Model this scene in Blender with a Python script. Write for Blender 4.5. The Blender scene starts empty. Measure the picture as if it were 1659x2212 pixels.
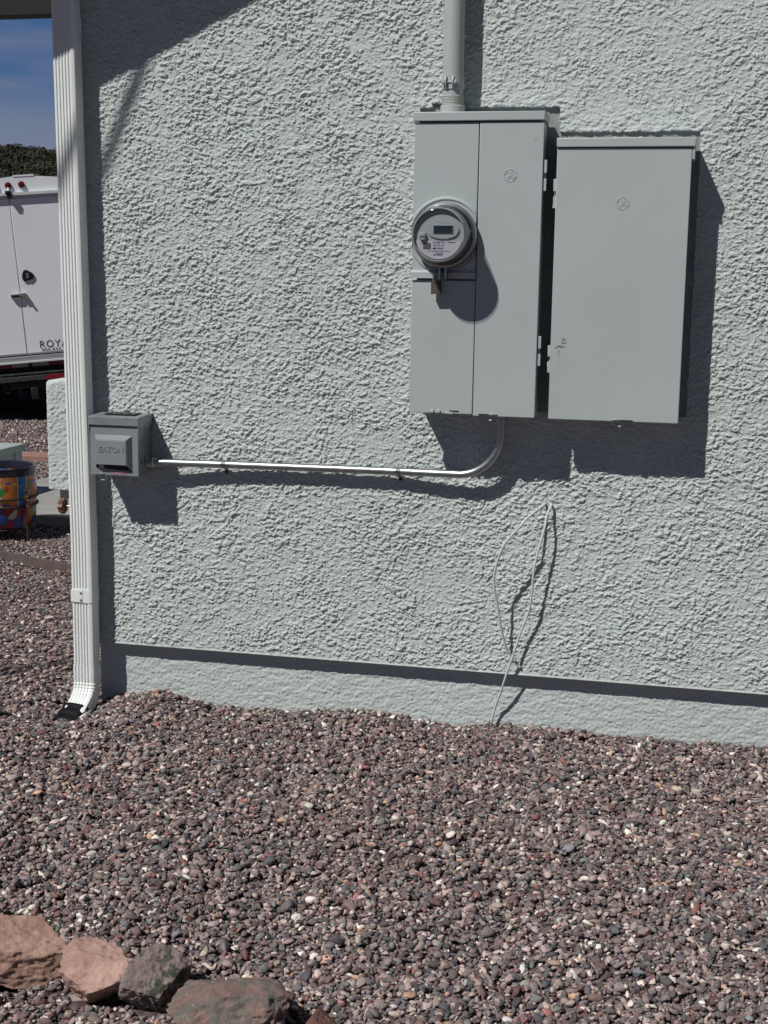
import bpy, bmesh, math, random
import numpy as np
from mathutils import Vector, Matrix, noise as mnoise
R = math.radians
SC = bpy.context.scene
COL = SC.collection
random.seed(7)
rng = np.random.default_rng(11)

# ------------------------------------------------------------------ camera, sky, sun, exposure
EYE = 1.35
cam_data = bpy.data.cameras.new('camera')
cam = bpy.data.objects.new('camera', cam_data)
COL.objects.link(cam)
cam_data.sensor_fit = 'HORIZONTAL'
cam_data.sensor_width = 36.0
cam_data.lens = 36.0 * 3000.0 / 1659.0
cam_data.clip_start = 0.05
cam_data.clip_end = 3000
yaw, pitch, roll = 0.226579540, 0.171926771, 0.0149160685
fwd = Vector((-math.sin(yaw) * math.cos(pitch), math.cos(yaw) * math.cos(pitch), -math.sin(pitch)))
rt = Vector((math.cos(yaw), math.sin(yaw), 0))
up = rt.cross(fwd)
r2 = math.cos(roll) * rt + math.sin(roll) * up
u2 = -math.sin(roll) * rt + math.cos(roll) * up
m3 = Matrix((r2, u2, -fwd)).transposed()
cam.matrix_world = Matrix.Translation((0, -4.0, EYE)) @ m3.to_4x4()
SC.camera = cam

SUN = Vector((-0.73, -1.0, 1.5)).normalized()          # towards the sun
sun_el = math.asin(SUN.z)
sun_az = math.atan2(SUN.x, SUN.y)
w = bpy.data.worlds.new('World')
SC.world = w
w.use_nodes = True
wn, wl = w.node_tree.nodes, w.node_tree.links
bg = wn['Background']
sky = wn.new('ShaderNodeTexSky')
sky.sky_type = 'NISHITA'
sky.sun_disc = False
sky.sun_elevation = sun_el
sky.sun_rotation = sun_az % (2 * math.pi)
sky.altitude = 1800
sky.air_density = 0.38
sky.dust_density = 0.0
sky.ozone_density = 2.0
# thin cirrus and pale haze over the northern horizon
tc = wn.new('ShaderNodeTexCoord')
sep = wn.new('ShaderNodeSeparateXYZ')
wl.new(tc.outputs['Generated'], sep.inputs['Vector'])
zr = wn.new('ShaderNodeValToRGB')
ze = zr.color_ramp.elements
ze[0].position, ze[0].color = 0.06, (4.66, 5.33, 7.33, 1)
ze[1].position, ze[1].color = 0.30, (0.74, 1.86, 5.33, 1)
k_ = ze.new(0.095); k_.color = (3.60, 4.66, 7.06, 1)
k_ = ze.new(0.125); k_.color = (1.60, 3.13, 6.53, 1)
k_ = ze.new(0.17); k_.color = (1.07, 2.53, 6.13, 1)
wl.new(sep.outputs['Z'], zr.inputs['Fac'])
mp = wn.new('ShaderNodeMapping')
mp.inputs['Scale'].default_value = (5.0, 5.0, 30.0)
mp.inputs['Rotation'].default_value = (0.12, 0.1, 0.4)
ns = wn.new('ShaderNodeTexNoise')
ns.inputs['Scale'].default_value = 2.4
ns.inputs['Detail'].default_value = 6.0
rp = wn.new('ShaderNodeValToRGB')
rp.color_ramp.elements[0].position = 0.43
rp.color_ramp.elements[1].position = 0.75
rp.color_ramp.elements[0].color = (0, 0, 0, 1)
rp.color_ramp.elements[1].color = (0.62, 0.62, 0.62, 1)
m1 = wn.new('ShaderNodeMixRGB')
m1.inputs[2].default_value = (4.00, 4.66, 6.66, 1)
wl.new(tc.outputs['Generated'], mp.inputs['Vector'])
wl.new(mp.outputs['Vector'], ns.inputs['Vector'])
wl.new(ns.outputs['Fac'], rp.inputs['Fac'])
wl.new(rp.outputs['Color'], m1.inputs['Fac'])
wl.new(zr.outputs['Color'], m1.inputs[1])
nf = wn.new('ShaderNodeMapRange')
nf.interpolation_type = 'SMOOTHSTEP'
nf.inputs['From Min'].default_value = 0.1
nf.inputs['From Max'].default_value = 0.6
wl.new(sep.outputs['Y'], nf.inputs['Value'])
mx = wn.new('ShaderNodeMixRGB')
wl.new(nf.outputs['Result'], mx.inputs['Fac'])
wl.new(sky.outputs['Color'], mx.inputs[1])
wl.new(m1.outputs['Color'], mx.inputs[2])
wl.new(mx.outputs['Color'], bg.inputs['Color'])
bg.inputs['Strength'].default_value = 0.05
sl = bpy.data.lights.new('sun', 'SUN')
sl.energy = 5.0
sl.angle = R(0.53)
sl.color = (1.0, 0.985, 0.94)
so = bpy.data.objects.new('sun', sl)
COL.objects.link(so)
so.location = (-6, -8, 14)
so.rotation_euler = (-SUN).to_track_quat('-Z', 'Y').to_euler()
SC.view_settings.view_transform = 'Standard'
SC.view_settings.look = 'None'
SC.view_settings.exposure = -0.25
SC.view_settings.gamma = 1.0
SC.cycles.max_bounces = 6
SC.cycles.transparent_max_bounces = 8

# ------------------------------------------------------------------ materials
ALB = 0.74       # converts the colours below to real-world albedo
def s2l(*c):
    return tuple(ALB * (x / 255 / 12.92 if x / 255 <= 0.04045 else ((x / 255 + 0.055) / 1.055) ** 2.4) for x in c)

def mat(name, base, rough=0.6, metal=0.0, var=0.0, vscale=8.0, bump=0.0, bscale=200.0, spec=0.5, var2=None, detail=4.0):
    """Principled with noise colour variation (towards var2 or darker/lighter) and noise bump, object coordinates."""
    base = tuple(c * ALB for c in base)
    var2 = tuple(c * ALB for c in var2) if var2 else None
    m = bpy.data.materials.new(name)
    m.use_nodes = True
    n, l = m.node_tree.nodes, m.node_tree.links
    p = n['Principled BSDF']
    p.inputs['Base Color'].default_value = (*base, 1)
    p.inputs['Roughness'].default_value = rough
    p.inputs['Metallic'].default_value = metal
    p.inputs['Specular IOR Level'].default_value = spec
    t = n.new('ShaderNodeTexCoord')
    if var > 0 or var2:
        a = n.new('ShaderNodeTexNoise')
        a.inputs['Scale'].default_value = vscale
        a.inputs['Detail'].default_value = detail
        l.new(t.outputs['Object'], a.inputs['Vector'])
        r = n.new('ShaderNodeValToRGB')
        r.color_ramp.elements[0].position = 0.3
        r.color_ramp.elements[1].position = 0.7
        if var2:
            r.color_ramp.elements[0].color = (*base, 1)
            r.color_ramp.elements[1].color = (*var2, 1)
        else:
            r.color_ramp.elements[0].color = (*[c * (1 - var) for c in base], 1)
            r.color_ramp.elements[1].color = (*[min(1, c * (1 + var)) for c in base], 1)
        l.new(a.outputs['Fac'], r.inputs['Fac'])
        l.new(r.outputs['Color'], p.inputs['Base Color'])
    if bump > 0:
        b = n.new('ShaderNodeTexNoise')
        b.inputs['Scale'].default_value = bscale
        b.inputs['Detail'].default_value = 3.0
        l.new(t.outputs['Object'], b.inputs['Vector'])
        k = n.new('ShaderNodeBump')
        k.inputs['Strength'].default_value = bump
        k.inputs['Distance'].default_value = 0.002
        l.new(b.outputs['Fac'], k.inputs['Height'])
        l.new(k.outputs['Normal'], p.inputs['Normal'])
    return m

def stucco_material():
    m = bpy.data.materials.new('stucco_paint')
    m.use_nodes = True
    n, l = m.node_tree.nodes, m.node_tree.links
    p = n['Principled BSDF']
    p.inputs['Roughness'].default_value = 0.8
    p.inputs['Specular IOR Level'].default_value = 0.25
    t = n.new('ShaderNodeTexCoord')
    a = n.new('ShaderNodeTexNoise')
    a.inputs['Scale'].default_value = 5.0
    a.inputs['Detail'].default_value = 6.0
    a.inputs['Roughness'].default_value = 0.65
    l.new(t.outputs['Object'], a.inputs['Vector'])
    r = n.new('ShaderNodeValToRGB')
    e = r.color_ramp.elements
    e[0].position, e[1].position = 0.35, 0.66
    e[0].color = (0.492, 0.518, 0.520, 1)
    e[1].color = (0.482, 0.536, 0.512, 1)
    l.new(a.outputs['Fac'], r.inputs['Fac'])
    a2 = n.new('ShaderNodeTexNoise')
    a2.inputs['Scale'].default_value = 1.3
    a2.inputs['Detail'].default_value = 3.0
    l.new(t.outputs['Object'], a2.inputs['Vector'])
    mu = n.new('ShaderNodeMixRGB')
    mu.blend_type = 'MULTIPLY'
    mu.inputs['Fac'].default_value = 1.0
    r3 = n.new('ShaderNodeValToRGB')
    r3.color_ramp.elements[0].position, r3.color_ramp.elements[1].position = 0.3, 0.7
    r3.color_ramp.elements[0].color = (0.93, 0.93, 0.93, 1)
    r3.color_ramp.elements[1].color = (1, 1, 1, 1)
    l.new(a2.outputs['Fac'], r3.inputs['Fac'])
    l.new(r.outputs['Color'], mu.inputs[1])
    l.new(r3.outputs['Color'], mu.inputs[2])
    l.new(mu.outputs['Color'], p.inputs['Base Color'])
    b = n.new('ShaderNodeTexNoise')
    b.inputs['Scale'].default_value = 240.0
    b.inputs['Detail'].default_value = 4.0
    l.new(t.outputs['Object'], b.inputs['Vector'])
    k = n.new('ShaderNodeBump')
    k.inputs['Strength'].default_value = 0.10
    k.inputs['Distance'].default_value = 0.0015
    l.new(b.outputs['Fac'], k.inputs['Height'])
    l.new(k.outputs['Normal'], p.inputs['Normal'])
    return m

M = {}
M['stucco'] = stucco_material()
M['panel'] = mat('grey_enamel', (0.53, 0.585, 0.585), 0.42, 0, var=0.035, vscale=5, bump=0.05, bscale=700)
M['panel2'] = mat('grey_enamel_aged', (0.53, 0.585, 0.58), 0.45, 0, var=0.04, vscale=4, bump=0.05, bscale=700)
M['flange'] = mat('flange_enamel', (0.34, 0.36, 0.36), 0.55, 0, var=0.15, vscale=30)
M['dark'] = mat('dark_gap', (0.012, 0.012, 0.014), 0.7)
M['white_alu'] = mat('white_aluminium_paint', (1.03, 1.06, 1.03), 0.45, 0, var=0.03, vscale=6, bump=0.06, bscale=500)
M['mast'] = mat('mast_paint', (0.52, 0.555, 0.55), 0.5, 0, var=0.03, vscale=12, bump=0.05, bscale=500)
M['caulk'] = mat('pale_caulk', (0.50, 0.52, 0.48), 0.7, 0, var=0.1, vscale=60)
M['eaton'] = mat('darker_grey_enamel', (0.32, 0.35, 0.365), 0.34, 0.1, var=0.06, vscale=8, bump=0.05, bscale=700)
M['eaton_top'] = mat('weathered_grey_enamel', (0.32, 0.35, 0.36), 0.36, 0.25, var=0.16, vscale=18, bump=0.05, bscale=300)
M['galv'] = mat('galvanised_steel', (0.50, 0.515, 0.54), 0.42, 1.0, var=0.22, vscale=40, bump=0.06, bscale=120)
M['strap'] = mat('strap_steel', (0.58, 0.58, 0.58), 0.45, 0.35, var=0.12, vscale=60)
M['zinc'] = mat('zinc_die_cast', (0.5, 0.5, 0.51), 0.38, 1.0, var=0.1, vscale=80)
M['black_metal'] = mat('black_iron', (0.02, 0.018, 0.018), 0.5, 0.4, var=0.4, vscale=30)
M['rust_iron'] = mat('rusty_wrought_iron', (0.035, 0.022, 0.02), 0.65, 0.3, var2=(0.10, 0.055, 0.045), vscale=30)
M['screw'] = mat('screw_steel', (0.45, 0.45, 0.45), 0.4, 1.0)
M['bronze'] = mat('brass_laminated', (0.105, 0.085, 0.06), 0.5, 0.35, var=0.25, vscale=80)
M['cable'] = mat('white_cable_jacket', (0.78, 0.79, 0.76), 0.5, 0, var=0.1, vscale=40)
M['black_plastic'] = mat('black_plastic', (0.012, 0.013, 0.018), 0.5, 0, var=0.3, vscale=40)
M['meter_grey'] = mat('meter_grey_plastic', (0.48, 0.49, 0.49), 0.45, 0, var=0.03, vscale=20)
M['meter_dark'] = mat('meter_dark_plastic', (0.12, 0.122, 0.125), 0.5)
M['lcd'] = mat('lcd_glass', (0.012, 0.014, 0.012), 0.2)
M['paper'] = mat('label_paper', (0.66, 0.65, 0.72), 0.6)
M['ink'] = mat('black_ink', (0.03, 0.03, 0.04), 0.6)
M['pink'] = mat('pink_sticker', (0.42, 0.12, 0.20), 0.5, 0, var2=(0.55, 0.38, 0.42), vscale=80)
M['concrete'] = mat('concrete', (0.36, 0.35, 0.33), 0.85, 0, var=0.12, vscale=10, bump=0.3, bscale=90)
M['beam'] = mat('brown_beam_paint', (0.012, 0.0085, 0.007), 0.8, 0, var=0.12, vscale=10)
M['roof'] = mat('roof_shingle', (0.11, 0.09, 0.08), 0.85, 0, var=0.25, vscale=20)
M['brass'] = mat('brass', (0.62, 0.44, 0.25), 0.35, 1.0, var=0.15, vscale=60)
M['handle_red'] = mat('weathered_red_handle', (0.20, 0.10, 0.06), 0.6, 0.2, var=0.3, vscale=80)
M['pink_stone'] = mat('pink_paver', (0.36, 0.20, 0.16), 0.85, 0, var=0.12, vscale=20)
M['edging'] = mat('brown_edging', (0.135, 0.10, 0.09), 0.7, 0, var=0.15, vscale=15)
M['bench'] = mat('pale_green_paint', (0.46, 0.52, 0.48), 0.6, 0, var=0.06, vscale=10)
M['truck'] = mat('white_truck_paint', (1.08, 1.11, 1.15), 0.35, 0, var=0.025, vscale=2.5, bump=0.02, bscale=300)
M['truck_trim'] = mat('white_trim', (0.88, 0.89, 0.92), 0.3)
M['alu'] = mat('aluminium_trim', (0.6, 0.6, 0.6), 0.4, 0.6)
M['tape_red'] = mat('reflective_tape_red', (0.28, 0.012, 0.03), 0.4, 0, var=0.2, vscale=60)
M['tape_white'] = mat('reflective_tape_white', (0.42, 0.36, 0.32), 0.45, 0, var=0.1, vscale=60)
M['chassis'] = mat('chassis_black', (0.018, 0.015, 0.017), 0.55, 0.2, var=0.5, vscale=12)
M['chassis2'] = mat('worn_bumper_steel', (0.10, 0.10, 0.11), 0.5, 0.6, var=0.5, vscale=25)
M['tyre'] = mat('tyre_rubber', (0.015, 0.014, 0.014), 0.85, 0, var=0.3, vscale=20)
M['lamp_red'] = mat('red_lamp_lens', (0.20, 0.004, 0.012), 0.2)
M['chrome'] = mat('chrome', (0.7, 0.68, 0.66), 0.15, 1.0)
M['decal'] = mat('decal_dark', (0.075, 0.08, 0.09), 0.5)
M['decal_grey'] = mat('decal_grey', (0.26, 0.26, 0.27), 0.5)
M['grass'] = mat('dry_grass', (0.16, 0.15, 0.05), 0.8, 0, var2=(0.10, 0.12, 0.035), vscale=3)
M['juniper'] = mat('juniper_leaves', (0.066, 0.066, 0.034), 0.8, 0, var2=(0.026, 0.028, 0.015), vscale=0.35)
M['hill'] = mat('hill_soil', (0.10, 0.085, 0.065), 0.9, 0, var2=(0.06, 0.06, 0.035), vscale=0.05)
M['scuff'] = mat('scuffed_primer', (0.14, 0.14, 0.15), 0.6)

def glass_cover_material():
    m = bpy.data.materials.new('meter_cover_glass')
    m.use_nodes = True
    n, l = m.node_tree.nodes, m.node_tree.links
    n.remove(n['Principled BSDF'])
    out = n['Material Output']
    tr = n.new('ShaderNodeBsdfTransparent')
    tr.inputs['Color'].default_value = (0.91, 0.92, 0.935, 1)
    gl = n.new('ShaderNodeBsdfGlossy')
    gl.inputs['Roughness'].default_value = 0.06
    lw = n.new('ShaderNodeLayerWeight')
    lw.inputs['Blend'].default_value = 0.5
    pw = n.new('ShaderNodeMath'); pw.operation = 'POWER'; pw.inputs[1].default_value = 4.0
    ma = n.new('ShaderNodeMath'); ma.operation = 'MULTIPLY_ADD'; ma.inputs[1].default_value = 0.6; ma.inputs[2].default_value = 0.07
    mi = n.new('ShaderNodeMixShader')
    l.new(lw.outputs['Facing'], pw.inputs[0])
    l.new(pw.outputs[0], ma.inputs[0])
    l.new(ma.outputs[0], mi.inputs['Fac'])
    l.new(tr.outputs['BSDF'], mi.inputs[1])
    l.new(gl.outputs['BSDF'], mi.inputs[2])
    l.new(mi.outputs['Shader'], out.inputs['Surface'])
    return m
M['glass'] = glass_cover_material()

def rock_material(name, c1, c2, lichen=None, amount=0.5):
    m = bpy.data.materials.new(name)
    m.use_nodes = True
    n, l = m.node_tree.nodes, m.node_tree.links
    p = n['Principled BSDF']
    p.inputs['Roughness'].default_value = 0.9
    p.inputs['Specular IOR Level'].default_value = 0.2
    t = n.new('ShaderNodeTexCoord')
    a = n.new('ShaderNodeTexNoise')
    a.inputs['Scale'].default_value = 16
    a.inputs['Detail'].default_value = 10
    a.inputs['Roughness'].default_value = 0.65
    l.new(t.outputs['Object'], a.inputs['Vector'])
    r = n.new('ShaderNodeValToRGB')
    r.color_ramp.elements[0].position, r.color_ramp.elements[1].position = 0.32, 0.68
    r.color_ramp.elements[0].color = (*c1, 1)
    r.color_ramp.elements[1].color = (*c2, 1)
    l.new(a.outputs['Fac'], r.inputs['Fac'])
    last = r.outputs['Color']
    if lichen:
        for col, sc, thr, seed in lichen:
            b = n.new('ShaderNodeTexNoise')
            b.noise_dimensions = '4D'
            b.inputs['W'].default_value = seed
            b.inputs['Scale'].default_value = sc
            b.inputs['Detail'].default_value = 8
            b.inputs['Roughness'].default_value = 0.7
            l.new(t.outputs['Object'], b.inputs['Vector'])
            q = n.new('ShaderNodeValToRGB')
            q.color_ramp.elements[0].position = thr
            q.color_ramp.elements[1].position = thr + 0.05
            l.new(b.outputs['Fac'], q.inputs['Fac'])
            x = n.new('ShaderNodeMixRGB')
            l.new(q.outputs['Color'], x.inputs['Fac'])
            l.new(last, x.inputs[1])
            x.inputs[2].default_value = (*col, 1)
            last = x.outputs['Color']
    l.new(last, p.inputs['Base Color'])
    h = n.new('ShaderNodeTexNoise')
    h.inputs['Scale'].default_value = 60
    h.inputs['Detail'].default_value = 8
    l.new(t.outputs['Object'], h.inputs['Vector'])
    k = n.new('ShaderNodeBump')
    k.inputs['Strength'].default_value = 0.9
    k.inputs['Distance'].default_value = 0.007
    l.new(h.outputs['Fac'], k.inputs['Height'])
    l.new(k.outputs['Normal'], p.inputs['Normal'])
    return m

# ------------------------------------------------------------------ object helpers
FR = {}
DEEP = set()      # the meter panel stands 23 mm prouder of the wall than its neighbour

def link(o, parent=None):
    COL.objects.link(o)
    if parent is not None:
        o.parent = parent
        FR[o.name] = FR[parent.name]
    return o

def tag(o, label=None, cat=None, group=None, kind=None):
    if label: o['label'] = label
    if cat: o['category'] = cat
    if group: o['group'] = group
    if kind: o['kind'] = kind
    return o

def thing(name, loc, label, cat, group=None, mw=None):
    o = bpy.data.objects.new(name, None)
    o.empty_display_size = 0.1
    COL.objects.link(o)
    if mw is None:
        mw = Matrix.Translation(loc)
    o.matrix_world = mw
    FR[o.name] = mw
    return tag(o, label, cat, group)

def obj(name, bm, m, parent=None, loc=None, local=False, angle=35, smooth=True, recalc=True):
    """one mesh object; geometry is in world coordinates unless local"""
    if recalc:
        bmesh.ops.recalc_face_normals(bm, faces=bm.faces)
    if parent is not None and parent.name in DEEP and not local:
        DEEP.add(name)
        for v in bm.verts:
            if v.co.y < -0.05:
                v.co = Vector((v.co.x * 0.9941, v.co.y - 0.023, EYE + (v.co.z - EYE) * 0.9941))
    if parent is not None:
        if not local:
            bm.transform(FR[parent.name].inverted())
    elif loc is not None and not local:
        bm.transform(Matrix.Translation(-Vector(loc)))
    me = bpy.data.meshes.new(name)
    lay = bm.faces.layers.int.get('flat')
    flat = [f[lay] == 1 for f in bm.faces] if lay is not None else None
    bm.to_mesh(me)
    bm.free()
    if smooth:
        me.shade_smooth()
        me.set_sharp_from_angle(angle=R(angle))
        if flat and any(flat):          # broad faces of bevelled boxes stay flat
            me.polygons.foreach_set('use_smooth', [not q for q in flat])
    for x in (m if isinstance(m, (list, tuple)) else [m]):
        me.materials.append(x)
    o = bpy.data.objects.new(name, me)
    link(o, parent)
    if parent is None:
        o.location = loc or (0, 0, 0)
        FR[o.name] = Matrix.Translation(o.location)
    return o

def raw_mesh(name, verts, faces, m, parent=None, loc=(0, 0, 0), smooth=True, cols=None, angle=None):
    """big numpy mesh: verts (N,3), faces (F,k)"""
    me = bpy.data.meshes.new(name)
    v = np.asarray(verts, np.float32)
    f = np.asarray(faces, np.int32)
    me.vertices.add(len(v))
    me.vertices.foreach_set('co', v.ravel())
    k = f.shape[1]
    me.loops.add(f.size)
    me.loops.foreach_set('vertex_index', f.ravel())
    me.polygons.add(len(f))
    me.polygons.foreach_set('loop_start', np.arange(0, f.size, k, dtype=np.int32))
    me.polygons.foreach_set('use_smooth', np.full(len(f), smooth))
    me.update()
    if cols is not None:
        ca = me.color_attributes.new('tint', 'FLOAT_COLOR', 'POINT')
        ca.data.foreach_set('color', np.asarray(cols, np.float32).ravel())
    me.materials.append(m)
    o = bpy.data.objects.new(name, me)
    link(o, parent)
    if parent is None:
        o.location = loc
        FR[o.name] = Matrix.Translation(loc)
    return o

def box(bm, x0, x1, y0, y1, z0, z1, bev=0.0, seg=2):
    if bm.faces.layers.int.get('flat') is None:
        bm.faces.layers.int.new('flat')
    ret = bmesh.ops.create_cube(bm, size=1.0)
    vs = ret['verts']
    for v in vs:
        v.co = Vector(((x0 + x1) / 2 + v.co.x * (x1 - x0), (y0 + y1) / 2 + v.co.y * (y1 - y0), (z0 + z1) / 2 + v.co.z * (z1 - z0)))
    if bev > 0:
        es = list({e for v in vs for e in v.link_edges})
        res = bmesh.ops.bevel(bm, geom=es, offset=bev, segments=seg, affect='EDGES', profile=0.5)
        lay = bm.faces.layers.int.get('flat')
        big = bev * bev * 9
        for f in bm.faces:
            f.normal_update()
            if max(abs(c) for c in f.normal) > 0.9999 and f.calc_area() > big:
                f[lay] = 1

def BX(*a, **k):
    bm = bmesh.new()
    box(bm, *a, **k)
    return bm

def cyl(bm, p0, p1, r0, r1=None, n=24, caps=True):
    r1 = r0 if r1 is None else r1
    p0, p1 = Vector(p0), Vector(p1)
    d = p1 - p0
    M_ = Matrix.Translation((p0 + p1) / 2) @ d.to_track_quat('Z', 'Y').to_matrix().to_4x4()
    bmesh.ops.create_cone(bm, cap_ends=caps, cap_tris=False, segments=n, radius1=r0, radius2=r1, depth=d.length, matrix=M_)

def catmull(pts, n=10):
    P = [Vector(p) for p in pts]
    P = [P[0] * 2 - P[1]] + P + [P[-1] * 2 - P[-2]]
    out = []
    for i in range(1, len(P) - 2):
        a, b, c, d = P[i - 1], P[i], P[i + 1], P[i + 2]
        for k in range(n):
            t = k / n
            out.append(0.5 * ((2 * b) + (c - a) * t + (2 * a - 5 * b + 4 * c - d) * t * t + (3 * b - a - 3 * c + d) * t ** 3))
    out.append(P[-2])
    return out

def tube(bm, path, r, n=12, caps=True, closed=False):
    path = [Vector(p) for p in path]
    rings = []
    N = len(path)
    prev = None
    for i, p in enumerate(path):
        if closed:
            t = (path[(i + 1) % N] - path[i - 1]).normalized()
        else:
            t = (path[min(i + 1, N - 1)] - path[max(i - 1, 0)]).normalized()
        if prev is None:
            a = Vector((0, 0, 1)) if abs(t.z) < 0.9 else Vector((1, 0, 0))
            u = t.cross(a).normalized()
        else:
            u = (prev - t * prev.dot(t)).normalized()
        prev = u
        v = t.cross(u)
        rr = r[i] if isinstance(r, (list, tuple)) else r
        rings.append([bm.verts.new(p + (u * math.cos(2 * math.pi * k / n) + v * math.sin(2 * math.pi * k / n)) * rr) for k in range(n)])
    for i in range(N if closed else N - 1):
        a, b = rings[i], rings[(i + 1) % N]
        for k in range(n):
            bm.faces.new((a[k], a[(k + 1) % n], b[(k + 1) % n], b[k]))
    if caps and not closed:
        bm.faces.new(rings[0][::-1])
        bm.faces.new(rings[-1])

def lathe(bm, c, prof, axis='y', n=48, a0=0, a1=2 * math.pi, cap=False):
    """prof: list of (radius, offset along axis)"""
    c = Vector(c)
    full = abs(a1 - a0 - 2 * math.pi) < 1e-6
    rows = []
    for (r, h) in prof:
        row = []
        for k in range(n if full else n + 1):
            a = a0 + (a1 - a0) * k / n
            if axis == 'y': p = c + Vector((r * math.cos(a), h, r * math.sin(a)))
            elif axis == 'z': p = c + Vector((r * math.cos(a), r * math.sin(a), h))
            else: p = c + Vector((h, r * math.cos(a), r * math.sin(a)))
            row.append(bm.verts.new(p))
        rows.append(row)
    for i in range(len(rows) - 1):
        a, b = rows[i], rows[i + 1]
        L = len(a)
        for k in range(L if full else L - 1):
            bm.faces.new((a[k], a[(k + 1) % L], b[(k + 1) % L], b[k]))
    if cap:
        bm.faces.new(rows[0])
        bm.faces.new(rows[-1][::-1])

def prism(bm, poly, y0, y1):
    """polygon in x,z extruded in y"""
    a = [bm.verts.new((p[0], y0, p[1])) for p in poly]
    b = [bm.verts.new((p[0], y1, p[1])) for p in poly]
    bm.faces.new(a)
    bm.faces.new(b[::-1])
    n = len(poly)
    for i in range(n):
        bm.faces.new((a[i], b[i], b[(i + 1) % n], a[(i + 1) % n]))

def text_bm(s, size, depth, mw, align='CENTER', spacing=1.0, bold=0.0):
    cu = bpy.data.curves.new('lettering_curve', 'FONT')
    cu.body = s
    cu.size = size
    cu.extrude = depth
    cu.align_x = align
    cu.align_y = 'CENTER'
    cu.space_character = spacing
    cu.offset = bold
    cu.resolution_u = 3
    o = bpy.data.objects.new('lettering_tmp', cu)
    COL.objects.link(o)
    dg = bpy.context.evaluated_depsgraph_get()
    me = bpy.data.meshes.new_from_object(o.evaluated_get(dg))
    bm = bmesh.new()
    bm.from_mesh(me)
    bpy.data.objects.remove(o)
    bpy.data.curves.remove(cu)
    bpy.data.meshes.remove(me)
    bm.transform(mw)
    return bm

def facing(x, y, z):
    """matrix placing text so that it faces -y"""
    return Matrix.Translation((x, y, z)) @ Matrix.Rotation(R(90), 4, 'X')

def join(*bms):
    base = bmesh.new()
    for b in bms:
        me = bpy.data.meshes.new('tmp')
        b.to_mesh(me)
        b.free()
        base.from_mesh(me)
        bpy.data.meshes.remove(me)
    return base

# ------------------------------------------------------------------ noise fields
def field(shape, dx, lo, hi, beta, aniso=1.0, seed=0):
    g = np.random.default_rng(seed)
    n = g.standard_normal(shape)
    F = np.fft.rfft2(n)
    kz = np.fft.fftfreq(shape[0], dx)[:, None] / aniso
    kx = np.fft.rfftfreq(shape[1], dx)[None, :]
    k = np.sqrt((kz) ** 2 + kx ** 2) + 1e-9
    H = k ** (-beta) * np.exp(-(k * lo * 0.6) ** 2) * (1 - np.exp(-(k * hi) ** 2))
    f = np.fft.irfft2(F * H, shape)
    return (f - f.mean()) / f.std()

def sstep(a, b, x):
    t = np.clip((x - a) / (b - a), 0, 1)
    return t * t * (3 - 2 * t)

def stucco_height(shape, dx, seed, amp=1.0):
    """skip-trowel plaster: flat torn plates in several levels with crisp ragged edges"""
    A = field(shape, dx, 0.0125, 0.032, 1.5, 1.25, seed)
    A2 = field(shape, dx, 0.0145, 0.028, 1.2, 1.2, seed + 3)
    J = field(shape, dx, 0.0055, 0.011, 0.8, 1.1, seed + 1)
    G = field(shape, dx, 0.06, 0.25, 1.4, 1.0, seed + 7)
    W = field(shape, dx, 0.03, 0.12, 1.5, 1.3, seed + 5)
    D = field(shape, dx, 0.004, 0.007, 0.3, 1.0, seed + 4)
    t = A + 0.14 * J + 0.25 * G
    t2 = A2 + 0.14 * J + 0.5 * G
    w_ = 0.08
    h = 0.0017 * sstep(0.0, w_, t) + 0.0016 * sstep(1.0, 1.0 + w_, t)
    h += 0.0017 * sstep(1.0, 1.0 + w_, t2) - 0.0013 * sstep(1.4, 1.4 + w_, -t2)
    h *= 1.0 + 0.14 * np.clip(G, -2, 1.2)
    h += 0.00005 * D + 0.00035 * W
    return h * amp, G

# ------------------------------------------------------------------ house
house = thing('house', (-1.875, 0, 0), 'pale grey-green stucco house with a rough trowelled wall that carries the electrical boxes', 'house')
RAKE = lambda x: 2.629 + 0.47 * (x + 1.777)

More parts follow.
